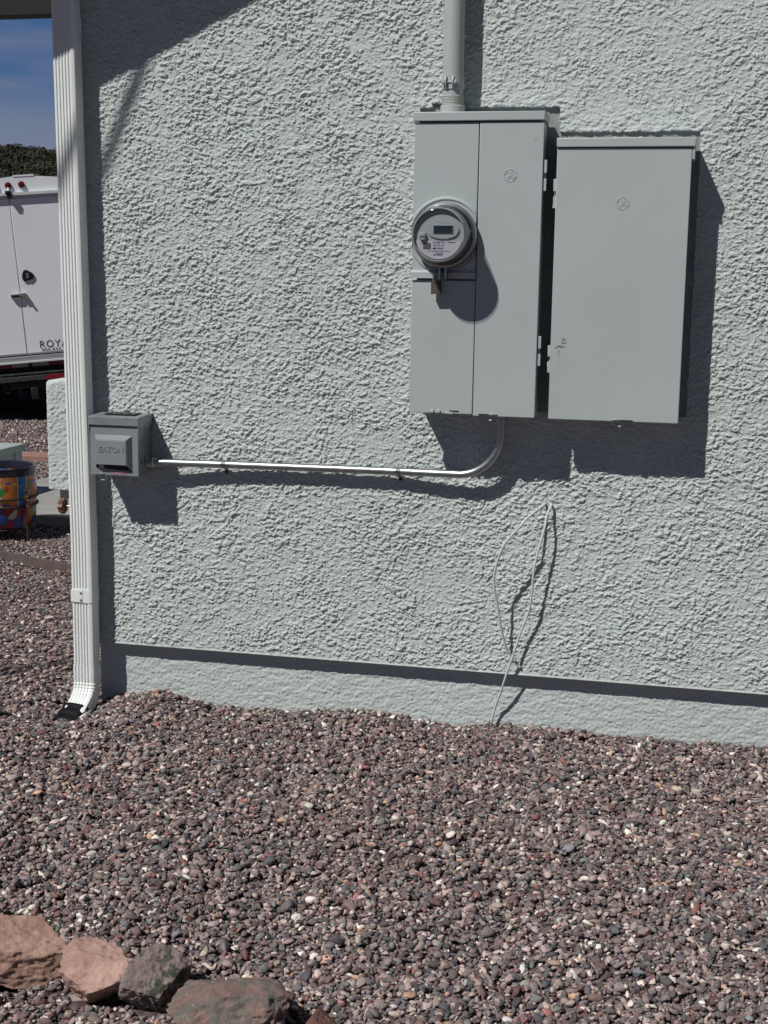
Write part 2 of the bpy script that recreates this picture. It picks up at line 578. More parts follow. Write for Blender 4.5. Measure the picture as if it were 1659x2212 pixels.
def build_wall():
    dx = 0.0013
    xs = np.concatenate([np.arange(-1.875, 0.46, dx), 0.46 + np.cumsum(np.linspace(0.004, 0.11, 60))])
    zs = np.concatenate([np.arange(0.165, 2.22, dx), 2.22 + np.cumsum(np.linspace(0.004, 0.09, 40))])
    nx, nz = len(xs), len(zs)
    h, G = stucco_height((nz, nx), dx, 21)
    X, Z = np.meshgrid(xs, zs)
    # smoother patch above the boxes and to their right at the top
    sm = np.exp(-(((X + 0.2) / 0.55) ** 2 + ((Z - 2.0) / 0.28) ** 2))
    h *= (1 - 0.35 * sm)
    # plaster worked smooth by hand round the cut-out, with a ragged swollen rim
    dA = np.maximum(np.maximum(-0.833 - X, X + 0.437), Z - 1.806)
    dB = np.maximum(np.maximum(-0.50 - X, X + 0.052), Z - 1.738)
    dd = np.maximum(np.minimum(dA, dB), 0)
    patch = np.exp(-(dd / 0.045) ** 2) * sstep(1.45, 1.75, Z)
    h = h * (1 - 0.55 * patch) + patch * (0.0022 + 0.0012 * field((nz, nx), dx, 0.012, 0.06, 1.4, 1.6, 78))
    # cut-out round the two boxes
    wob = 0.0013 * field((nz, nx), dx, 0.01, 0.05, 1.2, 1, 77)
    inA = (X > -0.833 + wob) & (X < -0.437 + wob) & (Z < 1.806 + wob) & (Z > 0.96)
    inB = (X > -0.50) & (X < -0.052 + wob * 0.6) & (Z < 1.738 + wob) & (Z > 0.956)
    chip = (X > -0.80 + wob) & (X < -0.765) & (Z < 1.818 + wob * 2) & (Z > 1.79)
    op = inA | inB | chip
    h = np.where(op, -0.02, h)
    # straight finish along the lower lip
    lip = 1 - sstep(0.0, 0.016, Z - 0.165)
    h = h * (1 - 0.8 * lip) + 0.0022 * (1 - sstep(0.0, 0.007, Z - 0.165))
    r = 0.014
    e = np.clip(r - (X - xs[0]), 0, r)
    Y = -h + (r - np.sqrt(np.maximum(r * r - e * e, 0)))
    Zc = np.minimum(Z, RAKE(X) + 0.05)
    V = np.stack([X, Y, Zc], -1)
    # lower lip returns to the foundation, left edge returns along the side of the house
    lo = V[0].copy(); lo[:, 1] = 0.06
    V = np.concatenate([lo[None], V], 0)
    s1 = V[:, 0].copy(); s1[:, 1] = 0.30
    s2 = V[:, 0].copy(); s2[:, 1] = 2.0
    V = np.concatenate([s2[:, None], s1[:, None], V], 1)
    a, b = V.shape[:2]
    i = np.arange(a * b).reshape(a, b)
    F = np.stack([i[:-1, :-1], i[:-1, 1:], i[1:, 1:], i[1:, :-1]], -1).reshape(-1, 4)
    V = V.reshape(-1, 3) - np.array([-1.875, 0, 0])
    raw_mesh('wall', V, F, M['stucco'], house)

def build_foundation():
    dx = 0.003
    xs = np.concatenate([np.arange(-1.862, 0.46, dx), 0.46 + np.cumsum(np.linspace(0.004, 0.11, 60))])
    zs = np.arange(-0.25, 0.20, dx)
    nx, nz = len(xs), len(zs)
    h = 0.0007 * field((nz, nx), dx, 0.007, 0.02, 0.9, 1.3, 55) + 0.0006 * field((nz, nx), dx, 0.02, 0.1, 1.2, 2.0, 56)
    X, Z = np.meshgrid(xs, zs)
    V = np.stack([X, 0.03 - h, Z], -1)
    s = V[:, 0].copy(); s[:, 1] = 2.0
    V = np.concatenate([s[:, None], V], 1)
    a, b = V.shape[:2]
    i = np.arange(a * b).reshape(a, b)
    F = np.stack([i[:-1, :-1], i[:-1, 1:], i[1:, 1:], i[1:, :-1]], -1).reshape(-1, 4)
    o = raw_mesh('foundation', V.reshape(-1, 3) - np.array([-1.875, 0, 0]), F, M['stucco'], house)
    return o
build_wall()
build_foundation()

def slab_between(x0, x1, y0, y1, zf, th):
    bm = bmesh.new()
    v = []
    for y in (y0, y1):
        for (x, dz) in ((x0, 0), (x1, 0), (x1, th), (x0, th)):
            v.append(bm.verts.new((x, y, zf(x) + dz)))
    for f in ((0, 1, 2, 3), (7, 6, 5, 4), (0, 4, 5, 1), (1, 5, 6, 2), (2, 6, 7, 3), (3, 7, 4, 0)):
        bm.faces.new([v[k] for k in f])
    return bm
obj('roof', slab_between(-2.42, 4.0, -0.40, 2.0, RAKE, 0.2), M['roof'], house)
obj('porch_beam', BX(-4.6, -1.9, 3.6, 3.72, 2.755, 3.02, bev=0.006), M['beam'], house)

# low stucco wall of the porch, on its slab
pony = thing('porch_wall', (-3.54, 3.05, 0.045), 'low stucco porch wall with a rounded corner standing on the concrete slab left of the downspout', 'wall')
def build_pony():
    dx = 0.006
    x0, x1 = -3.56, -2.3
    xs = np.arange(x0, x1, dx)
    tz = np.linspace(0, 1, 110)
    nx, nz = len(xs), len(tz)
    h, _ = stucco_height((nz, nx), 0.005, 91)
    X = np.repeat(xs[None], nz, 0)
    top = 0.725 + 0.17 * (X - x0)
    Z = 0.12 + tz[:, None] * (top - 0.12)
    r = 0.03
    e = np.clip(r - (X - x0), 0, r)
    e2 = np.clip(r - (top - Z), 0, r)
    Y = 3.05 - h * 1.3 + (r - np.sqrt(r * r - e * e)) + (r - np.sqrt(r * r - e2 * e2))
    V = np.stack([X, Y, Z], -1)
    for row in (0, 1):
        pass
    tb = V[-1].copy(); tb[:, 1] = 3.35
    bb = V[0].copy(); bb[:, 1] = 3.35
    V = np.concatenate([bb[None], V, tb[None]], 0)
    l = V[:, 0].copy(); l[:, 1] = 3.35
    V = np.concatenate([l[:, None], V], 1)
    a, b = V.shape[:2]
    i = np.arange(a * b).reshape(a, b)
    F = np.stack([i[:-1, :-1], i[:-1, 1:], i[1:, 1:], i[1:, :-1]], -1).reshape(-1, 4)
    raw_mesh('wall_body', V.reshape(-1, 3) - np.array([-3.54, 3.05, 0.045]), F, M['stucco'], pony)
build_pony()
obj('wall_base', BX(-3.50, -2.3, 3.085, 3.34, 0.045, 0.125), M['concrete'], pony)

# ------------------------------------------------------------------ emblem (round raised monogram)
def emblem_bm(x, y, z, r):
    bm = bmesh.new()
    def ring(rad, t, a0=0, a1=360, cx=0, cz=0, n=40, closed=True):
        pts = [(x + cx + rad * math.cos(R(a0 + (a1 - a0) * k / n)), y, z + cz + rad * math.sin(R(a0 + (a1 - a0) * k / n))) for k in range(n if closed else n + 1)]
        tube(bm, pts, t, 6, closed=closed)
    t = r * 0.055
    ring(r, t * 1.2)
    for k in range(4):            # four inward flourishes on the ring
        a = 20 + 90 * k
        ring(r * 0.80, t, a, a + 62, n=14, closed=False)
    G_ = [(0.02, 0.28), (-0.12, 0.46), (-0.34, 0.42), (-0.30, 0.12), (-0.06, 0.02), (-0.10, -0.26), (-0.34, -0.42), (-0.46, -0.24), (-0.26, -0.10), (0.0, 0.06)]
    E_ = [(0.42, 0.30), (0.26, 0.48), (0.08, 0.34), (0.16, 0.10), (0.34, 0.06), (0.10, -0.02), (0.06, -0.34), (0.28, -0.46), (0.46, -0.30), (0.36, -0.12)]
    for S in (G_, E_):
        tube(bm, catmull([(x + p[0] * r, y, z + p[1] * r) for p in S], 5), t * 1.25, 6)
    return bm

# ------------------------------------------------------------------ combination panel that holds the meter
mp = thing('meter_panel', (-0.646, 0, 0.95), 'wide grey electrical panel holding the round glass meter below the mast pipe', 'electrical panel')
DEEP.add(mp.name)
obj('cabinet', BX(-0.818, -0.474, -0.085, 0.010, 0.962, 1.770, bev=0.003), M['panel'], mp)
obj('flange', join(BX(-0.836, -0.430, 0.008, 0.014, 0.975, 1.812)), M['flange'], mp)
# hood
bm = bmesh.new()
box(bm, -0.8295, -0.4645, -0.116, -0.012, 1.7595, 1.7835, bev=0.002)
hood = obj('hood', bm, M['panel'], mp)
for sx in (-0.73, -0.62, -0.535):
    bm = bmesh.new()
    lathe(bm, (sx, -0.075, 1.7835), [(0.0, 0.004), (0.003, 0.0035), (0.0045, 0.0)], 'z', 10)
    obj('screw', bm, M['panel'], hood)
# upper left cover, lower left cover with its proud ledge, right door
upper = obj('meter_cover', BX(-0.8265, -0.6455, -0.109, -0.083, 1.352, 1.7545, bev=0.002), M['panel'], mp)
MC = (-0.7315, 0, 1.449)
bm = bmesh.new()          # raised round dish clipped by the sides of the cover
N = 96
prof = [(0.1075, -0.1085), (0.1045, -0.1145), (0.100, -0.1152), (0.0965, -0.1118), (0.084, -0.1112)]
rows = []
for r_, y_ in prof:
    row = []
    for k in range(N):
        a = 2 * math.pi * k / N
        px, pz = MC[0] + r_ * math.cos(a), MC[2] + r_ * math.sin(a)
        px = min(max(px, -0.8262), -0.6458)
        pz = max(pz, 1.3535)
        row.append(bm.verts.new((px, y_, pz)))
    rows.append(row)
for i in range(len(rows) - 1):
    for k in range(N):
        bm.faces.new((rows[i][k], rows[i][(k + 1) % N], rows[i + 1][(k + 1) % N], rows[i + 1][k]))
obj('meter_rim', bm, M['panel'], upper, recalc=True)
bm = bmesh.new()
box(bm, -0.8275, -0.6445, -0.110, -0.083, 0.9515, 1.3255, bev=0.002)
lower = obj('lower_cover', bm, M['panel'], mp)
bm = bmesh.new()
prism(bm, [(-0.8285, 1.3315), (-0.6445, 1.3315), (-0.6445, 1.3535), (-0.8285, 1.3535)], -0.118, -0.085)
es = [e for e in bm.edges if all(v.co.y < -0.117 for v in e.verts) and all(v.co.z > 1.35 for v in e.verts)]
bmesh.ops.bevel(bm, geom=es, offset=0.006, segments=1, affect='EDGES')
obj('ledge', bm, M['panel'], lower)
bm = bmesh.new()
box(bm, -0.764, -0.735, -0.124, -0.108, 1.322, 1.349, bev=0.0015)
obj('seal_tab', bm, M['panel'], lower)
bm = bmesh.new()          # latch slot, knobs at the lower edge
for kx in (-0.759, -0.741):
    lathe(bm, (kx, -0.110, 0.9575), [(0.0, -0.005), (0.004, -0.005), (0.006, -0.002), (0.004, 0.0)], 'y', 12)
box(bm, -0.722, -0.698, -0.113, -0.109, 0.951, 0.957, bev=0.0008)
obj('latch', bm, M['panel'], lower)
obj('latch_slot', BX(-0.710, -0.683, -0.1108, -0.1095, 0.957, 0.961), M['dark'], lower)
door = obj('door', BX(-0.6428, -0.4665, -0.110, -0.086, 0.948, 1.7555, bev=0.002), M['panel'], mp)
obj('door_side', BX(-0.4735, -0.4690, -0.087, -0.02, 0.955, 1.752, bev=0.001), M['panel'], door)
obj('emblem', emblem_bm(-0.555, -0.1102, 1.613, 0.0168), M['panel'], door)
obj('latch_slot', BX(-0.626, -0.594, -0.1108, -0.1095, 0.9505, 0.9545), M['dark'], door)
bm = bmesh.new()
box(bm, -0.596, -0.572, -0.1135, -0.109, 0.9495, 0.9555, bev=0.0012)
lp = [(-0.594 + 0.010 * math.cos(R(a)), -0.104, 0.948 + 0.012 * math.sin(R(a))) for a in range(180, 361, 20)]
tube(bm, lp, 0.0022, 8)
obj('latch', bm, M['zinc'], door)
obj('paint_chip', BX(-0.4885, -0.4868, -0.1103, -0.1095, 1.706, 1.711), M['dark'], door)
for z0 in (1.615, 1.137):
    bm = bmesh.new()
    for (za, zb, xx) in ((z0 + 0.005, z0 + 0.040, -0.456), (z0 - 0.043, z0 - 0.010, -0.4565)):
        box(bm, -0.469, xx, -0.104, -0.098, za, zb, bev=0.001)
    cyl(bm, (-0.4625, -0.095, z0 - 0.04), (-0.4625, -0.095, z0 + 0.035), 0.0035, n=10)
    obj('hinge', bm, M['panel'], mp)

# ------------------------------------------------------------------ the meter
me_ = thing('electric_meter', (MC[0], -0.11, MC[2] - 0.09), 'round glass-domed electric meter with a digital display and white label', 'electric meter')
DEEP.add(me_.name)
bm = bmesh.new()
lathe(bm, MC, [(0.070, -0.108), (0.0885, -0.110), (0.0905, -0.116), (0.0905, -0.134), (0.0885, -0.140), (0.082, -0.1415), (0.078, -0.139)], 'y', 64)
obj('base_ring', bm, M['zinc'], me_)
bm = bmesh.new()
lathe(bm, MC, [(0.0865, -0.141), (0.0865, -0.147), (0.0800, -0.150), (0.0775, -0.200), (0.0755, -0.216), (0.0715, -0.2235), (0.0650, -0.2265), (0.03, -0.2275), (0.0, -0.228)], 'y', 64)
obj('glass_cover', bm, M['glass'], me_, angle=60)
bm = bmesh.new()
lathe(bm, MC, [(0.0755, -0.139), (0.0755, -0.146), (0.0735, -0.150), (0.0725, -0.186)], 'y', 64)
obj('inner_drum', bm, M['meter_dark'], me_)
bm = bmesh.new()
lathe(bm, MC, [(0.0735, -0.186), (0.0732, -0.2170), (0.0715, -0.2195), (0.0702, -0.2195), (0.0690, -0.2080), (0.060, -0.2085), (0.0, -0.2090)], 'y', 64)
face = obj('meter_face', bm, M['meter_grey'], me_)
cx, cz = MC[0], MC[2]
# upper shield : a flattened oval bezel
bm = bmesh.new()
ov = []
for k in range(40):
    a = 2 * math.pi * k / 40
    ov.append((cx + 0.011 + 0.0455 * math.cos(a), cz + 0.013 + 0.0250 * math.sin(a) * (1 if math.sin(a) > 0 else 0.95)))
prism(bm, ov, -0.2130, -0.2080)
es = [e for e in bm.edges if all(v.co.y < -0.2125 for v in e.verts)]
bmesh.ops.bevel(bm, geom=es, offset=0.0016, segments=2, affect='EDGES')
bez = obj('bezel', bm, M['meter_grey'], face)
obj('display_frame', BX(cx - 0.0165, cx + 0.0405, -0.2142, -0.2120, cz + 0.0015, cz + 0.0265, bev=0.0008), M['meter_grey'], face)
obj('display', BX(cx - 0.0145, cx + 0.0385, -0.2150, -0.2135, cz + 0.0035, cz + 0.0245), M['lcd'], face)
# label: lower circle segment
bm = bmesh.new()
rr = 0.0655
zt = -0.0165
a_s = math.asin(zt / rr)
pts = [(cx + rr * math.cos(a), cz + rr * math.sin(a)) for a in np.linspace(-math.pi - a_s, a_s, 30)]
prism(bm, pts, -0.2115, -0.2085)
lab = obj('label_plate', bm, M['paper'], face)
bm = join(
    text_bm('34 846 761', 0.0075, 0.0002, facing(cx + 0.001, -0.2118, cz - 0.0205)),
    text_bm('1017114', 0.0085, 0.0002, facing(cx - 0.001, -0.2118, cz - 0.0290)),
    text_bm('FM 2S CL200 240V 3W 60Hz TA 30 Kh 7.2', 0.0036, 0.0002, facing(cx + 0.001, -0.2118, cz - 0.0440)),
    text_bm('TYPE AXR-SD', 0.0036, 0.0002, facing(cx + 0.001, -0.2118, cz - 0.0490)))
for k in range(26):
    if random.random() < 0.62:
        box(bm, cx - 0.017 + k * 0.00125, cx - 0.017 + k * 0.00125 + 0.0010, -0.2119, -0.2116, cz - 0.0390, cz - 0.0345)
    if random.random() < 0.62:
        box(bm, cx - 0.014 + k * 0.0010, cx - 0.014 + k * 0.0010 + 0.0008, -0.2119, -0.2116, cz - 0.0555, cz - 0.0520)
box(bm, cx + 0.024, cx + 0.046, -0.2119, -0.2116, cz - 0.0215, cz - 0.0195)
obj('lettering', bm, M['ink'], lab, smooth=False)
bm = bmesh.new()
box(bm, cx - 0.052, cx - 0.036, -0.2205, -0.2080, cz - 0.0145, cz + 0.0055, bev=0.002)
port = obj('optical_port', bm, M['meter_grey'], face)
bm = bmesh.new()
for k in (-0.0475, -0.0405):
    cyl(bm, (cx + k, -0.2215, cz - 0.0055), (cx + k, -0.2200, cz - 0.0055), 0.0026, n=12)
obj('port_lens', bm, M['dark'], port)
bm = bmesh.new()
box(bm, cx - 0.043, cx - 0.022, -0.2124, -0.2116, cz - 0.0385, cz - 0.0225, bev=0.0003)
obj('logo', bm, M['meter_dark'], lab)
bm = bmesh.new()
for kx in (-0.0095, 0.008):
    box(bm, cx + kx - 0.003, cx + kx + 0.003, -0.142, -0.118, cz - 0.122, cz - 0.088, bev=0.001)
cyl(bm, (cx - 0.03, -0.13, cz - 0.104), (cx + 0.036, -0.13, cz - 0.104), 0.0025, n=10)
cyl(bm, (cx + 0.030, -0.13, cz - 0.104), (cx + 0.037, -0.13, cz - 0.104), 0.006, n=6)
obj('ring_clamp', bm, M['zinc'], me_)

# padlock hanging from the seal tab
pl = thing('padlock', (-0.751, -0.13, 1.287), 'small brass laminated padlock hanging below the meter from the panel ledge', 'padlock')
DEEP.add(pl.name)
bm = bmesh.new()
for k in range(7):
    z = 1.288 + k * 0.0054
    box(bm, -0.7655 + 0.0004 * (k % 2), -0.7375 - 0.0004 * (k % 2), -0.1385, -0.1225, z, z + 0.0050, bev=0.0008, seg=1)
obj('lock_body', bm, M['bronze'], pl)
bm = bmesh.new()
tube(bm, [(-0.7595, -0.13, 1.322)] + [(-0.7515 + 0.008 * math.cos(R(a)), -0.13, 1.338 + 0.008 * math.sin(R(a))) for a in range(180, -1, -20)] + [(-0.7435, -0.13, 1.322)], 0.0026, 8)
obj('shackle', bm, M['zinc'], pl)

# ------------------------------------------------------------------ right hand panel
bp = thing('breaker_panel', (-0.247, 0, 0.946), 'grey single-door breaker panel with scuffed paint, right of the meter panel', 'electrical panel')
obj('cabinet', BX(-0.420, -0.072, -0.090, 0.010, 0.956, 1.700, bev=0.003), M['panel2'], bp)
obj('flange', BX(-0.4285, -0.046, 0.006, 0.0125, 0.956, 1.7425), M['flange'], bp)
bm = bmesh.new()
box(bm, -0.430, -0.0615, -0.118, -0.010, 1.6875, 1.7115, bev=0.002)
box(bm, -0.0690, -0.0625, -0.112, -0.03, 1.655, 1.690, bev=0.001)
hood = obj('hood', bm, M['panel2'], bp)
bm = bmesh.new()
box(bm, -0.286, -0.202, -0.09, -0.03, 1.7112, 1.7152, bev=0.001)
for sx in (-0.279, -0.209):
    lathe(bm, (sx, -0.06, 1.715), [(0.0, 0.005), (0.004, 0.0045), (0.006, 0.0)], 'z', 10)
obj('hub_plate', bm, M['caulk'], bp)
door = obj('door', BX(-0.4285, -0.0705, -0.112, -0.089, 0.9475, 1.6850, bev=0.002), M['panel2'], bp)
obj('emblem', emblem_bm(-0.247, -0.1122, 1.539, 0.0165), M['panel2'], door)
bm = bmesh.new()
tube(bm, [(-0.232 + 0.010 * math.cos(R(a)), -0.104, 0.947 + 0.014 * math.sin(R(a))) for a in range(180, 361, 20)], 0.0022, 8)
box(bm, -0.249, -0.228, -0.1145, -0.111, 0.948, 0.9535, bev=0.0012)
obj('latch', bm, M['zinc'], door)
obj('latch_slot', BX(-0.2265, -0.194, -0.1128, -0.111, 0.948, 0.9525), M['dark'], door)
# scuffed bare patches
bm = bmesh.new()
random.seed(4)
for (sx0, sx1, sz0, sz1, n) in ((-0.398, -0.386, 1.158, 1.174, 16), (-0.411, -0.388, 1.146, 1.153, 22), (-0.417, -0.411, 1.1445, 1.147, 3), (-0.406, -0.402, 1.118, 1.139, 7), (-0.406, -0.402, 1.108, 1.110, 1)):
    for k in range(n):
        x = random.uniform(sx0, sx1); z = random.uniform(sz0, sz1)
        a = random.uniform(0, 3); L = random.uniform(0.0010, 0.0024); W = random.uniform(0.0005, 0.0011)
        p = [(x + L * math.cos(a + t) * 1.0 * (0.6 + random.random() * 0.6), z + W * math.sin(a + t) * 1.6) for t in np.linspace(0, 5.4, 7)]
        y = -0.1123 - k * 0.000004
        bm.faces.new([bm.verts.new((q[0], y, q[1])) for q in p])
obj('paint_scuff', bm, M['scuff'], door, smooth=False)
for (z0, dz) in ((1.565, 0.039), (1.115, 0.037)):
    bm = bmesh.new()
    box(bm, -0.4365, -0.426, -0.106, -0.100, z0 + 0.006, z0 + dz, bev=0.001)
    box(bm, -0.4375, -0.426, -0.102, -0.096, z0 - 0.039, z0 - 0.008, bev=0.001)
    cyl(bm, (-0.4315, -0.095, z0 - 0.037), (-0.4315, -0.095, z0 + 0.037), 0.003, n=10)
    obj('hinge', bm, M['panel2'], bp)
obj('paint_chip', BX(-0.3772, -0.3750, -0.1123, -0.1115, 1.6150, 1.6160), M['scuff'], door)

# ------------------------------------------------------------------ mast
ms = thing('mast_pipe', (-0.731, -0.05, 1.783), 'pale painted pipe rising from the top of the meter panel with a bolted strap', 'mast')
bm = bmesh.new()
cyl(bm, (-0.7315, -0.052, 1.80), (-0.7325, -0.052, 4.18), 0.0290, n=40)
pipe = obj('pipe', bm, M['mast'], ms)
bm = bmesh.new()
lathe(bm, (-0.7305, -0.052, 4.16), [(0.034, 0.0), (0.045, 0.03), (0.045, 0.12), (0.03, 0.16), (0.0, 0.17)], 'z', 20)
obj('weatherhead', bm, M['zinc'], ms)
bm = bmesh.new()
lathe(bm, (-0.7305, -0.052, 1.78), [(0.0345, 0.0), (0.0345, 0.024), (0.032, 0.0265), (0.0295, 0.0265)], 'z', 40)
obj('hub', bm, M['mast'], ms)
bm = bmesh.new()
prof = [(0.0305, 0.0)]
for k in range(6):
    prof += [(0.0312, 0.0015 + k * 0.0042), (0.0296, 0.0036 + k * 0.0042)]
lathe(bm, (-0.7310, -0.052, 1.8075), prof, 'z', 40)
obj('threads', bm, M['caulk'], ms)
bm = bmesh.new()
lathe(bm, (-0.7315, -0.052, 1.8485), [(0.0292, 0.0), (0.0318, 0.0005), (0.0318, 0.036), (0.0292, 0.0365)], 'z', 40)
for sx in (-0.746, -0.7255):
    bmm = bmesh.new()
    lathe(bmm, (sx, -0.088, 1.8672), [(0.0, -0.002), (0.0185, -0.002), (0.0185, 0.002), (0.0, 0.002)], 'x', 20)
    for v in bmm.verts:
        v.co.y = -0.078 + (v.co.y + 0.088) * 0.8
        v.co.z = 1.8672 + (v.co.z - 1.8672) * 0.98
    bm = join(bm, bmm)
for x0, x1 in ((-0.7640, -0.7460),):
    pass
strap = obj('pipe_clamp', bm, M['mast'], ms)
bm = bmesh.new()
cyl(bm, (-0.757, -0.084, 1.8665), (-0.7135, -0.084, 1.8665), 0.0030, n=10)
cyl(bm, (-0.757, -0.084, 1.8665), (-0.7495, -0.084, 1.8665), 0.0065, n=6)
cyl(bm, (-0.7215, -0.084, 1.8665), (-0.7165, -0.084, 1.8665), 0.0065, n=6)
obj('bolt', bm, M['mast'], strap)

# overhead service drop from the weatherhead, out over the gravel (its shadow crosses the wall)
W0 = Vector((-0.731, -0.06, 4.24)); D0 = Vector((-2.08, -1.487, 0.0))
bm = bmesh.new()
tube(bm, [W0 + D0 * t + Vector((0, 0, 0.006 * max(0, t - 1.3) ** 2)) for t in np.linspace(0, 6, 40)], 0.012, 10)
tag(obj('service_cable', bm, M['black_plastic'], None, loc=tuple(W0)), 'black overhead service cable strung from the head of the mast pipe', 'cable')

# ------------------------------------------------------------------ small outlet box on the left
ob = thing('outlet_box', (-1.739, 0, 0.725), 'small dark grey outlet box with a raised lettered cover beside the white downspout', 'outlet box')
obj('box_body', BX(-1.813, -1.663, -0.108, 0.002, 0.727, 0.893, bev=0.002), M['eaton_top'], ob)
bm = bmesh.new()
v = [(-0.119, 0.8785), (-0.119, 0.9015), (-0.112, 0.9040), (0.0, 0.9075), (0.0, 0.9045), (-0.1165, 0.9000), (-0.1165, 0.8785)]
a = [bm.verts.new((-1.819, y, z)) for y, z in v]; b = [bm.verts.new((-1.658, y, z)) for y, z in v]
bm.faces.new(a); bm.faces.new(b[::-1])
for k in range(7): bm.faces.new((a[k], a[(k + 1) % 7], b[(k + 1) % 7], b[k]))
sv = [(-0.1165, 0.900), (0.0, 0.9045), (0.0, 0.874), (-0.090, 0.861), (-0.1165, 0.861)]
for x0 in (-1.8188, -1.6605):
    p1 = [bm.verts.new((x0, y, z)) for y, z in sv]; p2 = [bm.verts.new((x0 + 0.002, y, z)) for y, z in sv]
    bm.faces.new(p1); bm.faces.new(p2[::-1])
    for k in range(5): bm.faces.new((p1[k], p2[k], p2[(k + 1) % 5], p1[(k + 1) % 5]))
hood = obj('hood', bm, M['eaton_top'], ob)
for (y, z) in ((-0.10, 0.868), (-0.03, 0.880), (-0.065, 0.872)):
    bm = bmesh.new()
    cyl(bm, (-1.6590, y, z), (-1.6565, y, z), 0.003, n=10)
    obj('rivet', bm, M['screw'], hood)
# cover plate with a raised, bevelled panel and an open mouth at the bottom
bm = bmesh.new()
o_ = [(-1.8155, 0.875), (-1.661, 0.875), (-1.661, 0.7255), (-1.8155, 0.7255)]
rA = [(-1.800, 0.848), (-1.680, 0.848), (-1.679, 0.738), (-1.799, 0.748)]
rB = [(-1.789, 0.834), (-1.6935, 0.834), (-1.6925, 0.760), (-1.789, 0.760)]
V0 = [bm.verts.new((x, -0.113, z)) for x, z in o_]
V1 = [bm.verts.new((x, -0.113, z)) for x, z in rA]
V2 = [bm.verts.new((x, -0.131, z)) for x, z in rB]
for k in range(4):
    bm.faces.new((V0[k], V0[(k + 1) % 4], V1[(k + 1) % 4], V1[k]))
for k in (0, 1, 3):
    bm.faces.new((V1[k], V1[(k + 1) % 4], V2[(k + 1) % 4], V2[k]))
bm.faces.new(V2)
# edge returns of the plate
Vb = [bm.verts.new((x, -0.106, z)) for x, z in o_]
for k in range(4):
    bm.faces.new((V0[k], Vb[k], Vb[(k + 1) % 4], V0[(k + 1) % 4]))
es = [e for e in bm.edges if all(abs(v.co.y + 0.131) < 1e-5 for v in e.verts)]
bmesh.ops.bevel(bm, geom=es, offset=0.0015, segments=2, affect='EDGES')
cover = obj('cover', bm, M['eaton'], ob, angle=25)
tag(cover, 'raised dark grey front cover')
obj('mouth', BX(-1.796, -1.684, -0.1115, -0.1085, 0.742, 0.768), M['chassis'], cover)
obj('lettering', text_bm('EATON', 0.0245, 0.0013, facing(-1.741, -0.1312, 0.8060), spacing=0.98, bold=0.0007), M['eaton'], cover, smooth=False)
bm = bmesh.new()
box(bm, -1.745, -1.698, -0.1140, -0.1132, 0.7290, 0.7345)
obj('warning_sticker', bm, M['pink'], cover)
bm = bmesh.new()
box(bm, -1.792, -1.770, -0.118, -0.112, 0.7265, 0.7305, bev=0.001)
tube(bm, [(-1.774 + 0.012 * math.cos(R(q)), -0.118, 0.726 + 0.016 * math.sin(R(q))) for q in range(180, 361, 20)], 0.002, 8)
box(bm, -1.790, -1.772, -0.1135, -0.1118, 0.746, 0.758, bev=0.001)
obj('latch', bm, M['zinc'], cover)
bm = bmesh.new()
box(bm, -1.782, -1.682, -0.085, -0.030, 0.9065, 0.9095, bev=0.001)
hp = obj('hub_plate', bm, M['black_metal'], ob)
for sx in (-1.778, -1.750, -1.716, -1.687):
    bm = bmesh.new()
    lathe(bm, (sx, -0.078, 0.9093), [(0.0, 0.0055), (0.0035, 0.005), (0.0048, 0.0)], 'z', 10)
    obj('screw', bm, M['screw'], hp)
for (y, z, r_) in ((-0.085, 0.765, 0.005), (-0.03, 0.745, 0.004), (-0.09, 0.83, 0.003), (-0.04, 0.835, 0.003)):
    bm = bmesh.new()
    cyl(bm, (-1.6632, y, z), (-1.6625, y, z), r_, n=12)
    obj('knockout', bm, M['black_metal'], ob)

# ------------------------------------------------------------------ metal conduit between the boxes
cd = thing('metal_conduit', (-1.2, -0.03, 0.75), 'shiny galvanised steel conduit running along the wall and bending up into the meter panel', 'conduit')
bm = bmesh.new()
path = [(-1.662, -0.046, 0.7615), (-1.60, -0.043, 0.7615), (-1.42, -0.031, 0.7625), (-1.15, -0.028, 0.7645), (-0.90, -0.030, 0.7665), (-0.76, -0.040, 0.7680)]
P0 = catmull(path, 8)
cxb, czb, rb = -0.694, 0.895, 0.1265
arc = [Vector((cxb + rb * math.cos(R(a)), -0.044 - 0.016 * (a + 90) / 90, czb + rb * math.sin(R(a)))) for a in range(-86, 1, 6)]
P0 = P0 + arc + [Vector((-0.5675, -0.060, 0.920)), Vector((-0.5680, -0.060, 0.948))]
tube(bm, P0, 0.0117, 20)
obj('pipe', bm, M['galv'], cd, angle=60)
def connector(p, axis):
    bm = bmesh.new()
    pr = [(0.0117, 0.0), (0.0165, 0.0), (0.0165, 0.006), (0.0145, 0.008), (0.0145, 0.014), (0.0170, 0.015), (0.0170, 0.026), (0.0140, 0.028), (0.0140, 0.034), (0.0117, 0.035)]
    if axis == 'x':
        lathe(bm, p, pr, 'x', 24)
    else:
        lathe(bm, p, [(r_, -h_) for r_, h_ in pr], 'z', 24)
    obj('connector', bm, M['zinc'], cd)
    return
connector((-1.663, -0.046, 0.7615), 'x')
connector((-0.5678, -0.060, 0.952), 'z')
